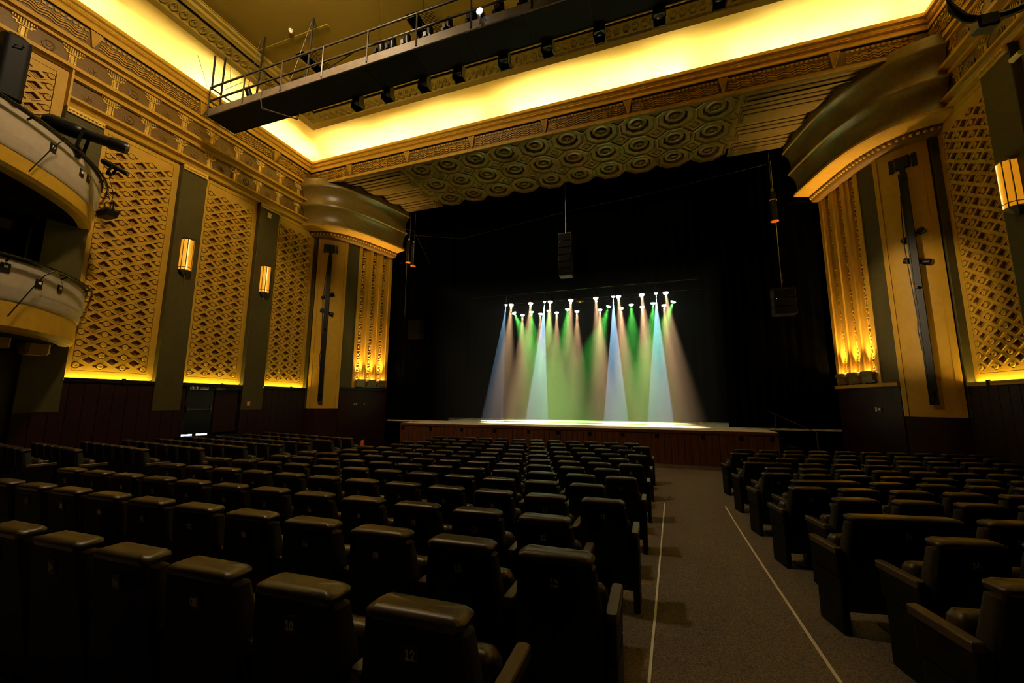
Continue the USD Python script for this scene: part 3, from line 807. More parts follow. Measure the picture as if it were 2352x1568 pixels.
    for a in (-1, 1):
        for b in (-1, 1):
            part(hd, 'lens', lb(shift(rotx(lathe([(.06, 0), (.055, .02), (.035, .04), (0, .05)], 10), 90), a * .075, -.16, 6.55 + b * .08)), 'chrome', smooth=50)
        part(hd, 'barn_door', lb(box(a * .24 - .05, a * .24 + .05, -.15, -.13, 6.36, 6.74)), 'blackmetal')
    part(hd, 'yoke', lb(box(-.05, .05, -.08, .0, 6.2, 6.4)), 'blackmetal')
    for z, tilt in ((4.45, 25), (3.75, -20)):
        prof = [(0, -.26), (.075, -.25), (.08, -.05), (.06, .0), (.055, .12), (.085, .16), (.09, .28), (.0, .28)]
        b = mv(lathe(prof, 10), lambda x, y, z: (z, x - .12, y))
        c, s_ = math.cos(math.radians(tilt)), math.sin(math.radians(tilt))
        b = mv(b, lambda x, y, z: (-(c * x - s_ * z), y, s_ * x + c * z))
        f = part(L, 'spotlight', lb(shift(b, 0, 0, z)), 'blackmetal', smooth=35)
        part(f, 'clamp', lb(box(-.04, .04, -.12, .0, z - .05, z + .05)), 'blackmetal')
    part(L, 'cable', lb(tube([(.09, .02, 5.6), (.14, -.02, 4.9), (.16, .0, 4.2), (.13, .02, 3.4), (.09, .02, 2.2), (.12, .0, 1.9), (.09, .02, 1.4)], .012, 5)), 'blackmetal')

sign('exit_sign', 'tiny sign with left arrow and door low on the left tower base', -1, 0, 0, 0, .2, .11, 'signdark',
     [('arrow', ext(Polygon([(.015, .055), (.05, .08), (.05, .064), (.095, .064), (.095, .046), (.05, .046), (.05, .03)]), .003), 'signpale'), ('door', ext(sbox(.13, .015, .185, .095).difference(sbox(.143, .03, .172, .08)), .003), 'signpale')])
sg = stage.GetPrimAtPath('/World/exit_sign_002')


def place_tower_sign(path, s, u, z):
    """moves a sign built at the origin of the wall onto the tower's base"""
    pr = stage.GetPrimAtPath(path)
    p = tpt(u, .065); q = tpt(u + .1, .065) - tpt(u - .1, .065)
    ang = math.degrees(math.atan2(q[1], s * q[0]))
    x = UsdGeom.Xformable(pr)
    for ch in pr.GetChildren():
        g = UsdGeom.Mesh(ch); v = np.array(g.GetPointsAttr().Get())
        # from wall space to local: u = y, v = z, h = -s * (x - XC)
        loc = np.stack([v[:, 1] * 1.0, -(-s * (v[:, 0] - XC)), v[:, 2]], 1)
        g.GetPointsAttr().Set(Vt.Vec3fArray.FromNumpy(loc.astype(np.float32)))
    x.AddTranslateOp().Set(Gf.Vec3d(XC + s * p[0], p[1], z)); x.AddRotateZOp().Set(ang if s < 0 else ang + 180)


place_tower_sign('/World/exit_sign_002', -1, 2.15, -.16)
sign('extinguisher_sign', 'tiny red triangular sign right of the left arrow sign on the tower base', -1, 0, 0, 0, .1, .12, 'signdark',
     [('symbol', ext(Polygon([(.01, .01), (.09, .01), (.065, .06), (.065, .11), (.035, .11), (.035, .06)]), .003), 'red')])
place_tower_sign('/World/extinguisher_sign_001', -1, 2.65, -.16)
sign('exit_sign', 'small sign with door and right arrow on the right tower base', 1, 0, 0, 0, .24, .14, 'signdark',
     [('door', ext(sbox(.02, .015, .09, .125).difference(sbox(.034, .05, .076, .11)), .003), 'signpale'), ('arrow', ext(Polygon([(.215, .07), (.165, .11), (.165, .085), (.12, .085), (.12, .055), (.165, .055), (.165, .03)]), .003), 'signpale')])
place_tower_sign('/World/exit_sign_003', 1, 2.35, -.2)

# ------------------------------------------------------------------ stage
ZD = -0.835
ST = thing('stage', 'raised stage with pale lit deck and red brown wooden front', 'stage')
SX0, SX1, SY = -10.0, 3.2, 14.5
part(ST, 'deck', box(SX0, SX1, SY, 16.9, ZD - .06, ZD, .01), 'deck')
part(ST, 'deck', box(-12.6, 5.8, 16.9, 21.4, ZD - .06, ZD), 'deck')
x = SX0
while x < SX1 - .01:
    part(ST, 'front_board', box(x + .003, min(x + .197, SX1), SY - .02, SY + .02, fz(14.5) + .02, ZD - .06, .006), 'stagewood')
    x += .2
part(ST, 'kick_board', box(SX0, SX1, SY - .05, SY + .0, fz(14.5), fz(14.5) + .12), 'fascia')
part(ST, 'apron_side', cat([box(SX0, SX0 + .04, SY, 16.9, -2.1, ZD - .06), box(SX1 - .04, SX1, SY, 16.9, -2.1, ZD - .06)]), 'stagewood')
for vx in (-9.88, -8.6, -7.25, -5.9, -4.57, -3.5, -2.39, -1.3, -.22, 1.14, 2.2, 3.02):
    part(ST, 'vent', box(vx - .06, vx + .06, SY - .032, SY - .015, -1.10, -.97, .004), 'void', label='small dark square vent in the stage front')
part(ST, 'trim', box(SX0, SX1, SY - .04, SY, ZD - .10, ZD - .002, .006), 'stagewood')

house = thing('wall_stage', 'black walls of the stage house', kind='structure')
part(house, 'side_wall', cat([box(-14.4, -14.3, 16.45, 21.7, -2.1, 10.4), box(7.5, 7.6, 16.45, 21.7, -2.1, 10.4)]), 'black')
part(house, 'rear_wall', box(-14.4, 7.6, 21.6, 21.7, -2.1, 10.4), 'black')
part(house, 'roof', box(-14.4, 7.6, 16.0, 21.7, 10.3, 10.4), 'black')


def drape(x0, x1, y, z0, z1, wav=.06, per=.32):
    xs = np.linspace(x0, x1, max(6, int((x1 - x0) / per * 8)))
    a = [(x, y + wav * math.sin(2 * PI * x / per) + .02 * math.sin(x * 7.1)) for x in xs]
    f = LineString(a).buffer(.008, 1)
    return grid([[(x, yy, z0) for x, yy in a], [(x, yy + .0, z1) for x, yy in a]])


solo('backdrop_curtain', drape(-12.6, 5.8, 21.0, ZD + .01, 10.2, .04, .5), 'drape', 'wide black backdrop curtain at the rear of the stage', 'curtain', smooth=True)
solo('leg_curtain', drape(-12.4, -9.2, 16.95, ZD + .01, 10.2), 'drape', 'black side curtain hanging at the left of the stage opening', 'curtain', smooth=True)
solo('leg_curtain', drape(2.2, 5.6, 16.95, ZD + .01, 10.2), 'drape', 'black side curtain hanging at the right of the stage opening', 'curtain', smooth=True)
solo('border_curtain', drape(-9.15, 2.15, 17.14, 5.4, 10.2, .03, .4), 'drape', 'black border curtain hanging above the stage lamps', 'curtain', smooth=True)
for y, lb in ((17.55, 'front'), (19.25, 'middle'), (19.85, 'rear')):
    solo('lighting_pipe', tube([(-8.4, y, 4.95), (2.0, y, 4.95)], .03, 8), 'blackmetal', f'black pipe carrying the {lb} row of stage lamps', 'pipe')

# haze over the stage
usdkit.material(stage, '/World/Looks/stage_haze', {'v': ('principled_volume', dict(color=(.92, .92, .92), density=0.035, anisotropy=0.15))}, volume='v.volume')
hz = usdkit.mesh(stage, '/World/haze', box(-9.1, 2.1, 15.2, 20.9, ZD + .02, 5.06), '/World/Looks/stage_haze')
tagp(hz.GetPrim(), 'thin haze over the stage showing the lamp beams', 'haze', kind='stuff')

# stage lamps: (x, aim dx, aim dy)
def lens_mat(name, col, st):
    return mat(name, (0.9, 0.9, 0.9), emit=(col, st))


M['lens_warm'] = lens_mat('lens_warm', (1, .80, .62), 5); M['lens_green'] = lens_mat('lens_green', (.45, 1, .5), 5); M['lens_blue'] = lens_mat('lens_blue', (.75, .9, 1), 7)
KIND = {'warm': dict(col=(1.0, .60, .30), I=2500, ang=10.5, soft=1.0, r=.13, word='warm white'), 'green': dict(col=(.14, 1.0, .12), I=1050, ang=19, soft=1.0, r=.13, word='green'), 'blue': dict(col=(.42, .72, 1.0), I=16000, ang=5.8, soft=.02, r=.08, word='narrow blue white')}
ORD = ['first', 'second', 'third', 'fourth', 'fifth', 'sixth', 'seventh', 'eighth', 'ninth', 'tenth', 'eleventh', 'twelfth', 'thirteenth', 'fourteenth']


def dome(r, h):
    """a low lens of few triangles (every emitting triangle is a lamp to the renderer)"""
    n, v, f = 9, [], []
    for rr, z in ((r, .0), (r * .72, -h * .72)):
        v += [(rr * math.cos(a), rr * math.sin(a), z) for a in np.arange(n) * 2 * PI / n]
    v.append((0, 0, -h))
    for j in range(n):
        k = (j + 1) % n
        f += [(j, n + j, n + k), (j, n + k, k), (n + j, 2 * n, n + k)]
    return tm(v, f)


def stage_lamp(kind, x, y, z, ax, ay, label):
    k = KIND[kind]
    t = thing('stage_lamp', label, 'stage lamp', (x, y, z), 0, f'{k["word"]} stage lamps over the deck')
    d = np.array([ax - x, ay - y, ZD - z]); d /= np.linalg.norm(d)
    w_ = -d; u_ = np.cross([0, 1.0, 0], w_); u_ /= np.linalg.norm(u_); v_ = np.cross(w_, u_)
    R3 = np.stack([u_, v_, w_], 1)
    rot = lambda mesh: tm(np.asarray(mesh.vertices) @ R3.T, mesh.faces)
    r = k['r']
    part(t, 'body', rot(lathe([(r + .012, -.03), (r + .015, .12), (r * .8, .22), (r * .7, .34), (0, .36)], 14)), 'blackmetal', smooth=35)
    part(t, 'lens', rot(dome(r, .12)), 'lens_' + kind, smooth=60)
    part(t, 'yoke', cat([box(-r - .04, -r - .025, -.015, .015, .10, .36), box(r + .025, r + .04, -.015, .015, .10, .36), box(-r - .04, r + .04, -.015, .015, .36, .38), box(-.025, .025, -.025, .025, .38, .44)]), 'shell')
    def beam(nm, inten, rad, off):
        L = UsdLux.SphereLight.Define(stage, f'{t}/{nm}')
        L.CreateRadiusAttr(rad); L.CreateIntensityAttr(inten); L.CreateColorAttr(Gf.Vec3f(*k['col'])); L.CreateNormalizeAttr(True)
        sh = UsdLux.ShapingAPI.Apply(L.GetPrim()); sh.CreateShapingConeAngleAttr(k['ang']); sh.CreateShapingConeSoftnessAttr(k['soft'])
        mm = Gf.Matrix4d(1.0)
        for i, row in enumerate((u_, v_, w_)):
            mm.SetRow(i, Gf.Vec4d(*row, 0))
        mm.SetRow(3, Gf.Vec4d(*(d * off), 1))
        UsdGeom.Xformable(L).AddTransformOp().Set(mm)
    I = k['I'] * BEAM
    if kind == 'blue':
        # a hollow beam: a small stop disc hangs before the lamp and takes most of the light out of the middle
        I *= .22 if 'dim' in label else 1
        beam('beam', I * .34, .02, .30); beam('rim_beam', I * 1.0, .003, .16)
        part(t, 'stop_disc', rot(shift(lathe([(.0, -.0), (.0092, .0), (.0092, -.002), (0, -.002)], 24), 0, 0, -.26)), 'shell')
    else:
        beam('beam', I, .05, .18)


for i, x in enumerate((-6.38, -5.45, -4.53, -3.6, -2.52, -1.57, -.63, .31)):
    stage_lamp('warm', x, 17.55, 4.5, x + (.35 if i > 3 else -.1), 16.6, f'warm white stage lamp, {ORD[i]} from the left in the front row')
for i, x in enumerate((-6.6, -5.64, -4.8, -3.78, -2.66, -1.66, -.71, .25)):
    stage_lamp('warm', x, 19.85, 4.5, x + .1, 19.0, f'warm white stage lamp, {ORD[i]} from the left in the rear row')
for i, (x, ax) in enumerate(((-6.87, 2.6), (-5.94, .3), (-5.05, .1), (-4.12, -.3), (-2.16, -1.8), (-1.16, 0), (-.21, -.3), (.65, -2.2))):
    stage_lamp('green', x, 19.25, 4.5, x + ax, 18.9, f'green stage lamp, {ORD[i]} from the left in the middle row')
for i, (x, ax) in enumerate(((-6.59, -7.4), (-4.76, -5.28), (-1.77, -1.86), (-.06, -.12))):
    stage_lamp('blue', x, 17.42, 4.5, ax, 17.9, ('dim narrow blue white beam lamp at the left end of the front row', 'narrow blue white beam lamp, second of the four beams from the left', 'narrow blue white beam lamp, third of the four beams from the left', 'narrow blue white beam lamp at the right of the four beams')[i])
u = thing('stage_lamp', 'unlit stage lamp in the gap at the middle of the lamp rows', 'stage lamp', (-3.3, 18.1, 4.5))
part(u, 'body', lathe([(.12, 0), (.13, .1), (.1, .25), (0, .28)], 12), 'blackmetal', smooth=35)
part(u, 'ring', lathe([(.15, .0), (.16, .01), (.15, .02), (.13, .02), (.13, .0)], 14), 'brass')
part(u, 'lens', lathe([(.06, 0), (.04, -.03), (0, -.04)], 10), 'brass', smooth=50)

# ------------------------------------------------------------------ seats
seat_protos = {}


def build_proto(num, right_arm, wide, left_end=False):
    key = f'seat_{num or "plain"}_{int(right_arm)}{int(wide)}{int(left_end)}'
    if key in seat_protos:
        return seat_protos[key]
    path = '/' + key
    stage.CreateClassPrim(path)
    seat_protos[key] = path
    hw = .190 if not wide else .40
    fl = .075
    def sec(z, w, y0, y1, r, crown=0.0):
        s_ = rrect(-w, w, y0, y1, z, r, 3)
        return [(x, y, zz + crown * (1 - (x / w) ** 2)) for x, y, zz in s_]
    rear = lambda z: -.045 + .13 * (.95 - z)          # rear face leans back towards the top
    # hard shell behind
    zs = [.16, .45, .70, .896]
    part(path, 'back_shell', loft([sec(z, hw + fl * (.95 - z) / .7 - .004, rear(z), rear(z) + .03, .010) for z in zs]), 'shell', smooth=30)
    part(path, 'backrest', loft([sec(z, hw + fl * (.95 - z) / .7 + .004, rear(z) + .028, rear(z) + .028 + .085 + .08 * (.95 - z), .03) for z in (.30, .45, .60, .75, .87)]), 'side', smooth=40)
    z = .90
    t_ = [sec(.893, hw + .004, rear(z) + .0, rear(z) + .125, .03), sec(.908, hw + .010, rear(z) - .006, rear(z) + .13, .035, .006), sec(.920, hw + .008, rear(z) - .004, rear(z) + .13, .035, .016),
          sec(.930, hw - .008, rear(z) + .012, rear(z) + .116, .03, .022), sec(.934, hw - .03, rear(z) + .03, rear(z) + .10, .02, .023)]
    part(path, 'head_roll', loft(t_), 'leather', smooth=50)
    # tip-up seat, standing in front of the back
    cw = (.245 if not wide else .46)
    s_ = [rrect(-cw + i_, cw - i_, .16 + j_, .29 - j_, zz, max(.01, .05 - j_), 3) for zz, i_, j_ in ((.36, .03, .03), (.39, .0, .0), (.62, .0, .0), (.685, .008, .004), (.715, .03, .02), (.725, .06, .045))]
    part(path, 'seat_cushion', loft(s_), 'leather', smooth=50)
    part(path, 'pedestal', cat([box(-.04, .04, .10, .18, 0, .40), box(-.14, .14, .06, .24, 0, .02), box(-cw, cw, .12, .16, .34, .38)]), 'blackmetal')
    ends = [(-1, left_end)] + ([(1, True)] if right_arm else [])
    ax = .275 if not wide else .49
    for e, end in ends:
        x0 = e * ax
        part(path, 'arm_rest', loft([rrect(x0 - .032, x0 + .032, .03, .43, zz, .02, 2) for zz in (.615, .63, .655)] + [rrect(x0 - .026, x0 + .026, .036, .424, .662, .018, 2)]), 'armwood', smooth=30)
        if end:
            part(path, 'side_panel', cat([loft([rrect(x0 - .026, x0 + .026, .02, .40, zz, .015, 2) for zz in (.44, .612)]), loft([rrect(x0 - .028, x0 + .028, .0, .36, zz, .015, 2) for zz in (.0, .43)])]), 'shell')
        else:
            part(path, 'arm_bracket', cat([box(x0 - .02, x0 + .02, .10, .30, .30, .615), box(x0 - .025, x0 + .025, .12, .26, 0, .3)]), 'shell')
    if num:
        zz = .80
        pl = box(-.034, .034, -.006, .003, -.04, .04, .003)
        lean = math.degrees(math.atan(.13))
        pl = shift(rotx(pl, lean), 0, rear(zz) - .001, zz)
        q = part(path, 'number_plate', pl, 'plate')
        tx = meshkit.text_mesh(num, .036, .003, True)
        b = np.asarray(tx.vertices); c = (b.max(0) + b.min(0)) / 2
        tx = mv(tx, lambda x, y, z: ((x - c[0]) * .66, -z - .006, y - c[1]))
        part(q, 'digits', shift(rotx(tx, lean), 0, rear(zz) - .001, zz), 'digits', label=f'number {num}')
    return path


def place_seat(num, x, y, rz, label, cat_='theatre chair', group=None, right_arm=False, wide=False, left_end=False):
    proto = build_proto(num, right_arm, wide, left_end)
    p = numbered('/World', 'theatre_chair' if not wide else 'wide_theatre_chair')
    X = UsdGeom.Xform.Define(stage, p)
    X.AddTranslateOp().Set(Gf.Vec3d(x, y, fz(y))); X.AddRotateZOp().Set(float(rz))
    X.GetPrim().GetReferences().AddInternalReference(proto); X.GetPrim().SetInstanceable(True)
    tagp(X.GetPrim(), label, cat_, group)


SP = .55
ROWY = [.46] + [1.40, 2.25, 3.12, 4.07] + [4.97 + .9 * i for i in range(9)]
ORDR = ['nearest', 'second', 'third', 'fourth', 'fifth', 'sixth', 'seventh', 'eighth', 'ninth', 'tenth', 'eleventh', 'twelfth', 'thirteenth', 'fourteenth', 'fifteenth']
ORDK = ['first'] + ORDR[1:]
NUMS = ['12', '10', '08', '06', '04', '02', '01', '03', '05', '07', '09', '11']
for r, y in enumerate(ROWY):
    for k, n in enumerate(NUMS):
        x = (-.865 if r % 2 else -.565) - SP * k
        if r == 0 and k not in (2, 3, 4): continue
        if r == 1 and k > 8: continue
        place_seat(n, x, y - .0, .9, f'leather theatre chair numbered {n}, {ORDK[k]} from the right aisle, {ORDR[r]} row of middle block', group='seats of the middle block', right_arm=(k == 0), left_end=(k == 11))

# right block: rows turned 11 degrees towards the stage, wide seats at some row ends
RB = [2.65, 3.55, 4.32, 5.22, 6.0, 6.75, 7.5, 8.3, 9.1, 9.9, 10.7, 11.5]
WIDE = {2: 1, 5: 1, 8: 1}
a = math.radians(11)
for r, y0 in enumerate(RB):
    x = .0; n = 14
    for k in range(10):
        wd = (k == 0 and r in WIDE)
        w = (.98 if wd else SP); off = (.30 if r % 2 else .08) if k == 0 else 0
        c = x + off + w / 2
        px, py = 1.25 + c * math.cos(a), y0 + c * math.sin(a)
        x = c + w / 2
        if px > 6.7 or (r == 0 and k > 3): break
        lbl = (f'extra wide dark theatre chair at the aisle end, {ORDR[r]} row of right block' if wd else f'dark theatre chair numbered {n}, {ORDK[k]} from the aisle, {ORDR[r]} row of right block')
        place_seat(f'{n}', px, py, 11, lbl, group=None if wd else 'seats of the right block', wide=wd, left_end=(k == 0))
        n += 2

# left block beyond the far aisle, turned the other way
LB = [(-11.0, 4.30), (-10.35, 4.75), (-9.65, 5.45), (-9.15, 6.2), (-8.85, 6.95), (-8.75, 7.8), (-8.75, 8.65), (-8.75, 9.5), (-8.8, 10.35)]
for r, (x0, y0) in enumerate(LB):
    x = 0.0
    for k in range(9):
        wd = (k == 0 and r in (1, 4, 7))
        w = (.98 if wd else SP); c = x + w / 2; x += w
        px, py = x0 - c * math.cos(a), y0 + .55 * 0 + c * math.sin(a)
        if px < -13.55: break
        lbl = (f'extra wide dark theatre chair at the aisle end, {ORDR[r]} row of left block' if wd else f'dark theatre chair, {ORDK[k]} from the aisle, {ORDR[r]} row of left block')
        place_seat(None, px, py, -11, lbl, group=None if wd else 'seats of the left block', wide=wd, right_arm=(k == 0))

# ------------------------------------------------------------------ boxes (balconies) on the left
BC_U = np.array([(-13.95, 6.02), (-13.4, 5.78), (-12.75, 5.32), (-12.15, 4.70), (-11.6, 3.95), (-11.2, 3.2), (-10.95, 2.4), (-10.8, 1.2), (-10.75, -1), (-10.75, -5)])
BC_L = np.array([(-13.95, 6.05), (-13.35, 5.78), (-12.6, 5.28), (-12.05, 4.75), (-11.65, 4.25), (-11.45, 3.75), (-11.35, 3.2), (-11.3, 1.2), (-11.3, -1), (-11.3, -5)])


def dense(c, n=40):
    t = np.concatenate([[0], np.cumsum(np.linalg.norm(np.diff(c, axis=0), axis=1))])
    cs = CubicSpline(t, c); return [tuple(cs(u)) for u in np.linspace(0, t[-1], n)]


def balcony(label, curve, zt, zl, zb, holes):
    t = thing('theatre_box', label, 'balcony')
    P = dense(curve)
    neg = lambda q: [(-d_, z_) for d_, z_ in q]
    part(t, 'parapet', sweep(neg([(.12, zt), (0, zt), (0, zl + .28), (.02, zl + .24), (.03, zl + .06), (.06, zl), (.12, zl)]), P), 'grey', smooth=30)
    part(t, 'lower_band', sweep(neg([(.07, zl), (.07, zb + .1), (.12, zb + .03), (.2, zb), (.34, zb)]), P), 'amber', smooth=30)
    part(t, 'top_rail', sweep(neg([(.14, zt), (.14, zt + .05), (-.03, zt + .05), (-.04, zt), (.0, zt - .03)]), P), 'darkwood')
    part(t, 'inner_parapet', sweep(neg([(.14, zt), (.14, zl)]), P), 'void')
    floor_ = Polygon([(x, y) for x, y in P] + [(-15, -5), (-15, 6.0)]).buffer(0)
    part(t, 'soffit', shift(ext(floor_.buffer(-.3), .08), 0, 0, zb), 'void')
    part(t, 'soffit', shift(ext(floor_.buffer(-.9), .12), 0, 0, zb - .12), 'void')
    for (hx, hy, hz_) in holes:
        i = int(np.argmin([(x - hx) ** 2 + (y - hy) ** 2 for x, y in P])); i = min(max(i, 1), len(P) - 2)
        tx, ty = P[i + 1][0] - P[i - 1][0], P[i + 1][1] - P[i - 1][1]
        an = math.degrees(math.atan2(ty, tx))
        # outward is to the right of the path here
        b = shift(rotz(cat([box(-.075, .075, -.012, .012, -.09, .09)]), an), P[i][0], P[i][1], hz_)
        q = part(t, 'socket', b, 'blackmetal', label='black square socket in the parapet')
        part(q, 'plug', shift(rotz(box(-.03, .03, -.02, .02, .0, .05), an), P[i][0], P[i][1], hz_), 'white')
    return t


balcony('upper curved box at the left with grey parapet and amber underside', BC_U, 5.55, 4.72, 4.32, [(-11.85, 4.3, 5.22), (-12.3, 4.85, 5.18), (-12.65, 5.2, 5.2)])
balcony('lower curved box at the left with grey parapet and amber underside', BC_L, 2.66, 1.86, 1.28, [(-11.5, 3.9, 2.44), (-11.7, 4.3, 2.3), (-12.1, 4.8, 2.36)])
solo('box_pillar', side(-1)(box(10.5, 11.0, 4.4, 5.6, -2.5, 1.1)), 'olive', 'dark olive pier under the lower box at the left edge', 'pillar')
solo('box_bracket', box(-13.6, -13.2, 4.9, 5.3, 1.0, 1.30, .05), 'amber', 'amber corbel under the lower box beside the relief panel', 'corbel')
solo('box_bracket', box(-12.9, -12.75, 4.2, 4.5, 1.05, 1.30, .03), 'amber', 'small amber corbel under the lower box, farther from the relief panel', 'corbel')

for lb, P, z in (('black lamp rail along the upper left box', dense(BC_U), 5.40), ('black lamp rail along the lower left box', dense(BC_L), 2.56)):
    pts = []
    for i in range(0, len(P) - 1):
        tx, ty = P[i + 1][0] - P[i][0], P[i + 1][1] - P[i][1]; l = math.hypot(tx, ty)
        pts.append((P[i][0] - ty / l * .12, P[i][1] + tx / l * .12, z + .1))
    q = thing('lamp_rail', lb, 'rail')
    part(q, 'pipe', tube(pts, .026, 7), 'blackmetal')
    for i in (3, 7, 11, 16):
        part(q, 'arm', tube([pts[i], (P[i][0], P[i][1], z + .02)], .02, 5), 'blackmetal')
    for i, dz in ((9, 1.15), (14, .5)):
        a_ = np.array(pts[i]); b_ = np.array(pts[i + 1]); o_ = np.array([a_[1] - b_[1], b_[0] - a_[0], 0]); o_ = o_ / np.linalg.norm(o_) * .06
        part(q, 'cable', tube([a_, a_ + o_ * 2 + (0, 0, -.06), a_ * .5 + b_ * .5 + o_ * 1.6 + (0, 0, -.22), b_ + o_ * 1.2 + (0, 0, -.45 * dz), b_ * 2 - a_ + o_ * .8 + (0, 0, -dz)], .011, 5), 'blackmetal')


def ellipsoidal(label, pos, yaw, pitch, L=1.0, name='spotlight', hang=None):
    """profile spotlight, local x is the beam"""
    t = thing(name, label, 'spotlight', pos)
    def R_(mesh):
        c, s_ = math.cos(math.radians(pitch)), math.sin(math.radians(pitch))
        mesh = mv(mesh, lambda x, y, z: (c * x - s_ * z, y, s_ * x + c * z))
        return rotz(mesh, yaw)
    ax = lambda mesh: mv(mesh, lambda x, y, z: (z, x, y))
    part(t, 'body', R_(ax(lathe([(0, -.5 * L), (.085 * L, -.48 * L), (.12 * L, -.42 * L), (.125 * L, -.12 * L), (.10 * L, -.06 * L), (.085 * L, -.02 * L), (.085 * L, .30 * L), (0, .30 * L)], 12))), 'blackmetal', smooth=35)
    part(t, 'barrel', R_(ax(lathe([(0, .28 * L), (.095 * L, .28 * L), (.10 * L, .46 * L), (.085 * L, .5 * L), (0, .49 * L)], 12))), 'blackmetal', smooth=35)
    part(t, 'lens', R_(ax(lathe([(.08 * L, .49 * L), (.05 * L, .515 * L), (0, .52 * L)], 12))), 'lensglass', smooth=50)
    part(t, 'yoke', R_(cat([box(-.03, .03, -.15 * L, -.13 * L, -.28 * L, .03), box(-.03, .03, .13 * L, .15 * L, -.28 * L, .03), box(-.03, .03, -.15 * L, .15 * L, -.30 * L, -.27 * L)])), 'blackmetal')
    part(t, 'clamp', R_(box(-.05, .05, -.04, .04, -.42 * L, -.29 * L)), 'blackmetal')
    return t


ellipsoidal('large black follow spot on the upper left box rail', (-12.15, 4.85, 6.02), 52, -8, 1.45)
ellipsoidal('small black spotlight at the end of the upper left box rail', (-12.85, 5.75, 5.86), 40, -25, .62)
fl_ = thing('flood_lamp', 'black flood lamp hanging under the upper left box end', 'flood lamp', (-12.85, 5.75, 4.62))
part(fl_, 'housing', loft([[(-.2, -.1, -.1), (.2, -.1, -.1), (.2, .1, -.12), (-.2, .1, -.12)], [(-.24, -.13, .03), (.24, -.13, .03), (.24, .13, .03), (-.24, .13, .03)], [(-.1, -.07, .14), (.1, -.07, .14), (.1, .07, .14), (-.1, .07, .14)]]), 'blackmetal')
part(fl_, 'yoke', cat([tube([(-.2, 0, .05), (-.18, 0, .3), (.0, 0, .36), (.18, 0, .3), (.2, 0, .05)], .015, 5), tube([(0, 0, .36), (-.05, -.15, .85)], .012, 5)]), 'blackmetal')
part(fl_, 'cable', tube([(.08, 0, .14), (.12, 0, .5), (.05, -.1, .9)], .008, 4), 'blackmetal')
sp = thing('loudspeaker', 'tall black loudspeaker standing on the upper left box at the photograph edge', 'loudspeaker', (-11.42, 3.35, 5.60))
part(sp, 'cabinet', loft([rrect(-.22, .22, -.2, .2, z, .1, 4) for z in (0, .05, 1.2)] + [rrect(-.16, .16, -.15, .15, 1.28, .1, 4)]), 'shell', smooth=30)
part(sp, 'handle', tube([(.22, -.06, .95), (.27, -.06, 1.0), (.27, .06, 1.05), (.22, .06, 1.1)], .012, 5), 'steel')
bar = thing('lighting_bar', 'curved black pipe in the top right corner before the right wall', 'pipe')
part(bar, 'pipe', tube([(6.93, 5.4, 5.25), (5.2, 5.45, 5.3), (3.5, 5.5, 5.05), (3.22, 5.5, 4.7), (3.26, 5.5, 4.42), (3.36, 5.5, 4.26), (3.5, 5.5, 4.19), (3.7, 5.5, 4.2), (4.0, 5.5, 4.28), (5.5, 5.4, 4.45), (6.93, 5.4, 4.5)], .04, 8), 'blackmetal', smooth=50)
part(bar, 'clamp', box(3.42, 3.6, 5.42, 5.58, 4.06, 4.22, .02), 'blackmetal')
cm = thing('security_camera', 'small pale security camera under the frieze of the right wall', 'camera', (XC + 10.3, 10.1, 6.75))
part(cm, 'body', mv(lathe([(0, -.12), (.05, -.12), (.055, .1), (.04, .12), (0, .12)], 10), lambda x, y, z: (x - .1, z, y)), 'white', smooth=40)
part(cm, 'bracket', box(-.1, .1, -.02, .02, .03, .06), 'white')

# ------------------------------------------------------------------ catwalk
CW = thing('catwalk', 'black lighting catwalk with railings hung across the hall under the ceiling', 'catwalk')
Y0, Y1, ZB = 7.66, 8.52, 8.6
XL, XR = -12.72, 6.2
x = XL
while x < XR:
    part(CW, 'floor_plate', box(x + .004, min(x + 1.446, XR), Y0 + .02, Y1 - .02, ZB, ZB + .05), 'walk')
    x += 1.45
part(CW, 'side_beam', box(XL, XR, Y0 - .01, Y0 + .03, ZB, ZB + .24, .006), 'fascia')
part(CW, 'side_beam', box(XL, XR, Y1 - .03, Y1 + .01, ZB - .01, ZB + .16, .006), 'walk')
part(CW, 'end_beam', box(XL - .02, XL + .03, Y0, Y1, ZB, ZB + .24, .006), 'walk')
for y, nm in ((Y0, 'near'), (Y1, 'far')):
    for z in (ZB + .52, ZB + .98):
        if nm == 'near':
            part(CW, 'rail', tube([(XL, y, z), (XR, y, z)], .03, 8), 'rail', smooth=60)
for z in (ZB + .52, ZB + .98):
    part(CW, 'rail', tube([(XL, Y0, z), (XL, Y1, z)], .025, 6), 'rail')
x = XL
while x < XR:
    part(CW, 'post', tube([(x, Y0 - .015, ZB + .05), (x, Y0 - .015, ZB + .98)], .024, 6), 'rail')
    x += 1.48
part(CW, 'post', tube([(XL, Y1, ZB), (XL, Y1, ZB + .98)], .024, 6), 'rail')
for x, y, z0, lean in ((-11.35, 8.1, ZB + .05, .15), (-9.35, 8.1, ZB + .05, .1), (-13.0 + .4, 7.9, ZB + .05, 0)):
    part(CW, 'hanger_rod', tube([(x, y, z0), (x + lean, y, 11.26)], .03, 6), 'steel')
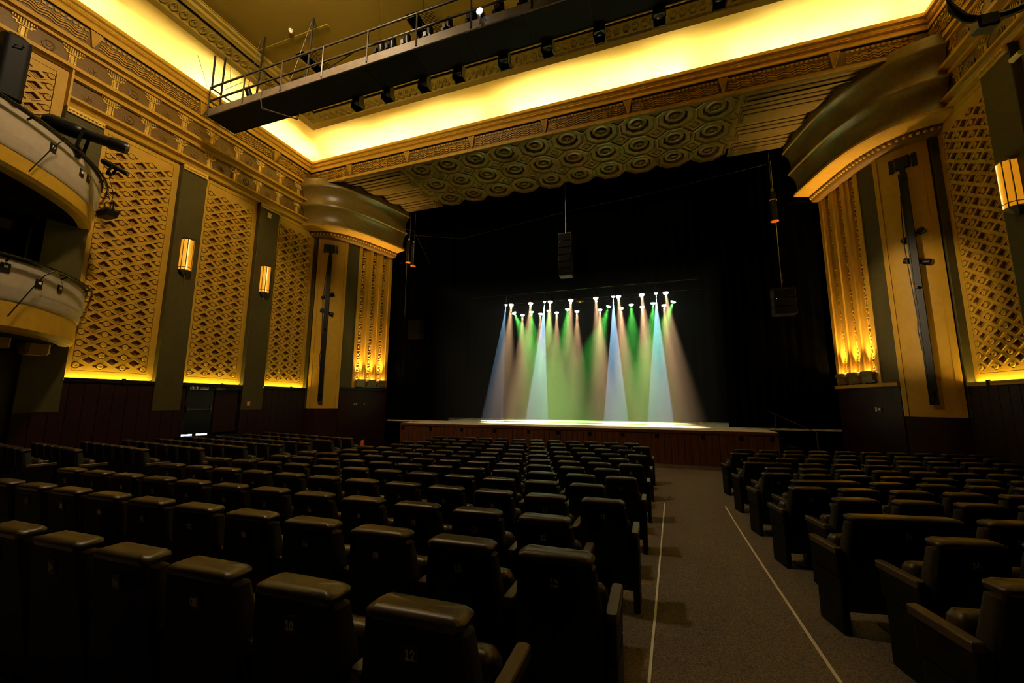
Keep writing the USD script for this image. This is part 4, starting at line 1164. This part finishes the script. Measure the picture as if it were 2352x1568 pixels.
wires = [((-12.4, 7.8, ZB + .9), (-13.0, 8.9, 10.9)), ((-12.4, 8.4, ZB + .2), (-11.4, 8.1, 11.2)), ((-11.9, 7.9, ZB + .1), (-10.9, 9.6, 11.25)), ((-11.6, 8.1, ZB + .1), (-12.3, 9.3, 11.0)), ((-12.0, 7.75, ZB + .98), (-12.2, 7.75, 11.25)),
         ((-10.8, 8.1, ZB + .1), (-11.3, 8.1, 11.2)), ((-10.2, 8.1, ZB + .1), (-9.3, 8.1, 11.2)), ((-6.6, 7.9, ZB + .1), (-6.75, 7.9, 11.25)), ((-5.6, 8.3, ZB + .1), (-5.6, 8.3, 11.25)), ((-12.5, 7.7, ZB + .2), (-13.1, 7.4, 10.6))]
for a_, b_ in wires:
    part(CW, 'wire', tube([a_, b_], .008, 4), 'steel')
part(CW, 'boom_arm', cat([tube([(-12.74, 7.7, ZB + .95), (-12.80, 7.72, 10.95), (-12.95, 7.5, 11.1), (-12.9, 6.7, 11.15)], .03, 7), tube([(-12.9, 6.7, 11.15), (-12.95, 6.62, 11.05), (-12.9, 6.6, 10.95), (-12.82, 6.66, 11.0)], .02, 6)]), 'steel')
part(CW, 'drop_bracket', tube([(-10.45, Y0, ZB + .45), (-10.5, Y0, ZB - .02), (-10.5, 7.72, ZB - .25), (-9.75, 8.3, ZB - .38), (-9.72, 8.3, ZB - .02)], .022, 6), 'rail')
part(CW, 'cable', tube([(-7.2, 7.7, ZB + .55), (-8.0, 7.75, ZB + .42), (-8.6, 7.8, ZB + .26)], .014, 5), 'steel')
part(CW, 'cable', tube([(-6.6, 7.62, ZB + .5), (-5.6, 7.62, ZB + .44), (-4.6, 7.62, ZB + .50), (-3.6, 7.62, ZB + .46), (-2.4, 7.62, ZB + .52)], .012, 5), 'steel')
part(CW, 'junction_box', box(-8.75, -8.35, 7.7, 7.82, ZB + .20, ZB + .30, .01), 'blackmetal')
part(CW, 'equipment_case', box(-9.75, -9.25, 7.95, 8.3, ZB + .05, ZB + .66, .02), 'blackmetal')
for i, hx in enumerate((-7.88, -6.84, -5.67, -4.63, -3.36, -2.24, -1.0, .3, 1.5)):
    b = thing('barn_door_lamp', f'black square lamp head under the far edge of the catwalk, {ORD[i]} from the left', 'lamp', (hx, Y1 + .12, ZB - .12), 0, 'lamp heads under the catwalk edge')
    part(b, 'housing', box(-.13, .13, -.12, .10, -.02, .26, .012), 'blackmetal')
    part(b, 'flap', cat([box(-.14, -.125, -.13, .12, -.16, .0), box(.125, .14, -.13, .12, -.16, .0), box(-.12, .12, .10, .115, -.14, .0)]), 'blackmetal')
    part(b, 'lens', lathe([(.09, -.02), (.06, -.04), (0, -.05)], 10), 'lensglass', smooth=50)
    part(b, 'clamp', box(-.03, .03, -.13, -.09, .08, .2), 'blackmetal')
for i, (hx, pit, sc) in enumerate(((-11.3, -60, .55), (-6.2, -76, .6), (-5.75, -78, .55), (-6.55, -75, .6), (-5.1, -78, .55), (-4.55, -78, .6), (-3.9, -80, .62), (-3.2, -80, .62), (-2.6, -76, .6))):
    ellipsoidal('black profile spotlight standing ' + ('near the left end of the catwalk', 'upright, third of the trio near the middle of the catwalk', 'upright, alone just right of the trio on the catwalk', 'upright, first of the trio near the middle of the catwalk', 'by the ceiling grille, right of the trio on the catwalk', 'fifth from the left of the upright lamps on the catwalk', 'just left of the glowing round lamp on the catwalk', 'just right of the glowing round lamp on the catwalk', 'at the top edge of the photograph on the catwalk')[i], (hx, 7.95, ZB + .16 + .42 * sc), 90, pit, sc * 1.3)
wl = thing('round_lamp', 'round glowing white lamp clamped on the catwalk beam', 'lamp', (-3.58, 7.58, 8.93))
part(wl, 'face', mv(lathe([(.0, 0), (.08, .01), (.075, .03)], 12), lambda x, y, z: (x, -z, y)), 'white_lamp', smooth=40)
part(wl, 'can', mv(lathe([(.085, 0), (.085, .14), (.05, .2), (0, .2)], 14), lambda x, y, z: (x, z + .005, y)), 'blackmetal', smooth=40)
part(wl, 'bracket', cat([box(-.02, .02, .0, .04, -.30, -.06), tube([(.05, .05, -.06), (.12, .06, -.2)], .012, 5)]), 'rail')

# ------------------------------------------------------------------ rigging and speakers in the stage opening
def speaker_array(label, x, y, ztop, n, w, hook):
    t = thing('speaker_array', label, 'loudspeaker', (x, y, ztop))
    h = .30
    for i in range(n):
        part(t, 'cabinet', rotx(shift(box(-w / 2, w / 2, -.25, .2, -h * (i + 1) + .01, -h * i - .01, .015), 0, 0, 0), 0), 'steel')
        part(t, 'grille', box(-w / 2 + .03, w / 2 - .03, -.262, -.25, -h * (i + 1) + .03, -h * i - .03), 'shell')
    part(t, 'bumper', box(-w / 2, w / 2, -.2, .2, .0, .05), 'blackmetal')
    part(t, 'chain', cat([tube([(.0, 0, .05), (0, 0, hook - ztop)], .014, 5), tube([(.03, 0, .25), (.03, 0, .6)], .008, 4)]), 'chrome')
    part(t, 'status_light', lathe([(0, -.008), (.012, 0), (0, .008)], 6, (-w / 2 + .08, -.27, -.35)), 'glow_dot')


speaker_array('hanging loudspeaker column at the middle of the stage opening', -3.5, 16.2, 6.9, 6, .55, 9.2)
speaker_array('hanging loudspeaker pair at the right of the stage opening', 4.0, 16.0, 3.85, 3, .66, 8.6)


def hoist(label, x, y, z, n=2):
    t = thing('chain_hoist', label, 'hoist', (x, y, z))
    part(t, 'motor', loft([rrect(-.09, .09, -.09, .09, z_, .03, 2) for z_ in (-.75, -.7, .2, .25)]), 'blackmetal')
    part(t, 'collar', lathe([(.0, -.76), (.13, -.76), (.13, -.79), (0, -.79)], 14), 'orange', label='orange ring under the hoist')
    if n > 1:
        part(t, 'collar', lathe([(.0, -.0), (.12, -.0), (.12, -.03), (0, -.03)], 14), 'orange')
    part(t, 'hook_lamp', lathe([(0, .30), (.05, .33), (.06, .37), (.04, .41), (0, .42)], 10, (0, -.02, 0)), 'chrome', smooth=50)
    part(t, 'chain', tube([(0, .05, .25), (0, .05, 1.8)], .01, 4), 'chrome')


hoist('chain hoist with two orange rings above the right loudspeaker pair', 3.93, 15.85, 7.05)
hoist('chain hoist with orange ring beside the left tower cap, nearer the wall', -11.12, 16.15, 7.35, 1)
hoist('chain hoist with orange ring beside the left tower cap, nearer the stage', -10.75, 16.0, 7.1, 1)
lc = thing('hanging_chain', 'thin bright chain hanging down beside the left tower', 'chain', (-11.1, 16.0, 0))
part(lc, 'chain', tube([(0, 0, 6.5), (.02, 0, 4.0)], .012, 4), 'chrome')
part(lc, 'hook', tube([(.02, 0, 4.0), (.05, 0, 3.93), (.02, 0, 3.86), (-.02, 0, 3.9)], .014, 5), 'blackmetal')
sp2 = thing('speaker_array', 'dark loudspeaker column hanging at the left behind the tower', 'loudspeaker', (-10.9, 16.7, 3.85))
for i in range(3):
    part(sp2, 'cabinet', box(-.33, .33, -.2, .2, -.30 * (i + 1) + .01, -.30 * i - .01, .015), 'shell')
solo('safety_wire', cat([tube([(-11.1, 16.3, 8.0), (-8.5, 16.5, 7.55), (-3.5, 16.4, 8.05), (-.5, 16.4, 8.25), (3.9, 16.2, 8.6)], .008, 4)]), 'steel', 'thin cable strung across the dark stage opening', 'cable')
solo('brace_rod', tube([(-11.4, 16.2, 8.3), (-10.85, 16.1, 8.1), (-9.95, 16.2, 6.4)], .015, 5), 'steel', 'thin bent rod beside the left tower cap', 'rod')
rl = thing('stair_rail', 'thin handrail of the stage steps at the right of the stage', 'handrail')
part(rl, 'rail', tube([(3.1, 15.0, -.22), (4.3, 15.0, -.84)], .016, 6), 'rail')
part(rl, 'post', tube([(4.3, 15.0, -.84), (4.3, 15.0, -2.03)], .02, 6), 'rail')
part(rl, 'post', tube([(3.25, 15.0, -.3), (3.25, 15.0, -2.03)], .016, 6), 'rail')
stp = thing('stage_steps', 'dark steps up to the right end of the stage', 'stairs')
for i in range(4):
    part(stp, 'tread', box(3.22 + i * .3, 3.52 + i * .3, 15.05, 16.2, -2.03, -1.05 - i * .25, .008), 'darkwood')
fe = thing('fire_extinguisher', 'small red fire extinguisher on the floor left of the stage', 'fire extinguisher', (-11.35, 13.9, fz(13.9)))
part(fe, 'cylinder', lathe([(0, 0), (.085, .0), (.09, .03), (.09, .42), (.05, .5), (.03, .52), (0, .52)], 12), 'red', smooth=40)
part(fe, 'valve', cat([box(-.02, .02, -.02, .02, .5, .58), box(-.1, .03, -.015, .015, .57, .6)]), 'blackmetal')
part(fe, 'hose', tube([(.03, 0, .56), (.12, 0, .5), (.12, 0, .2)], .012, 5), 'blackmetal')
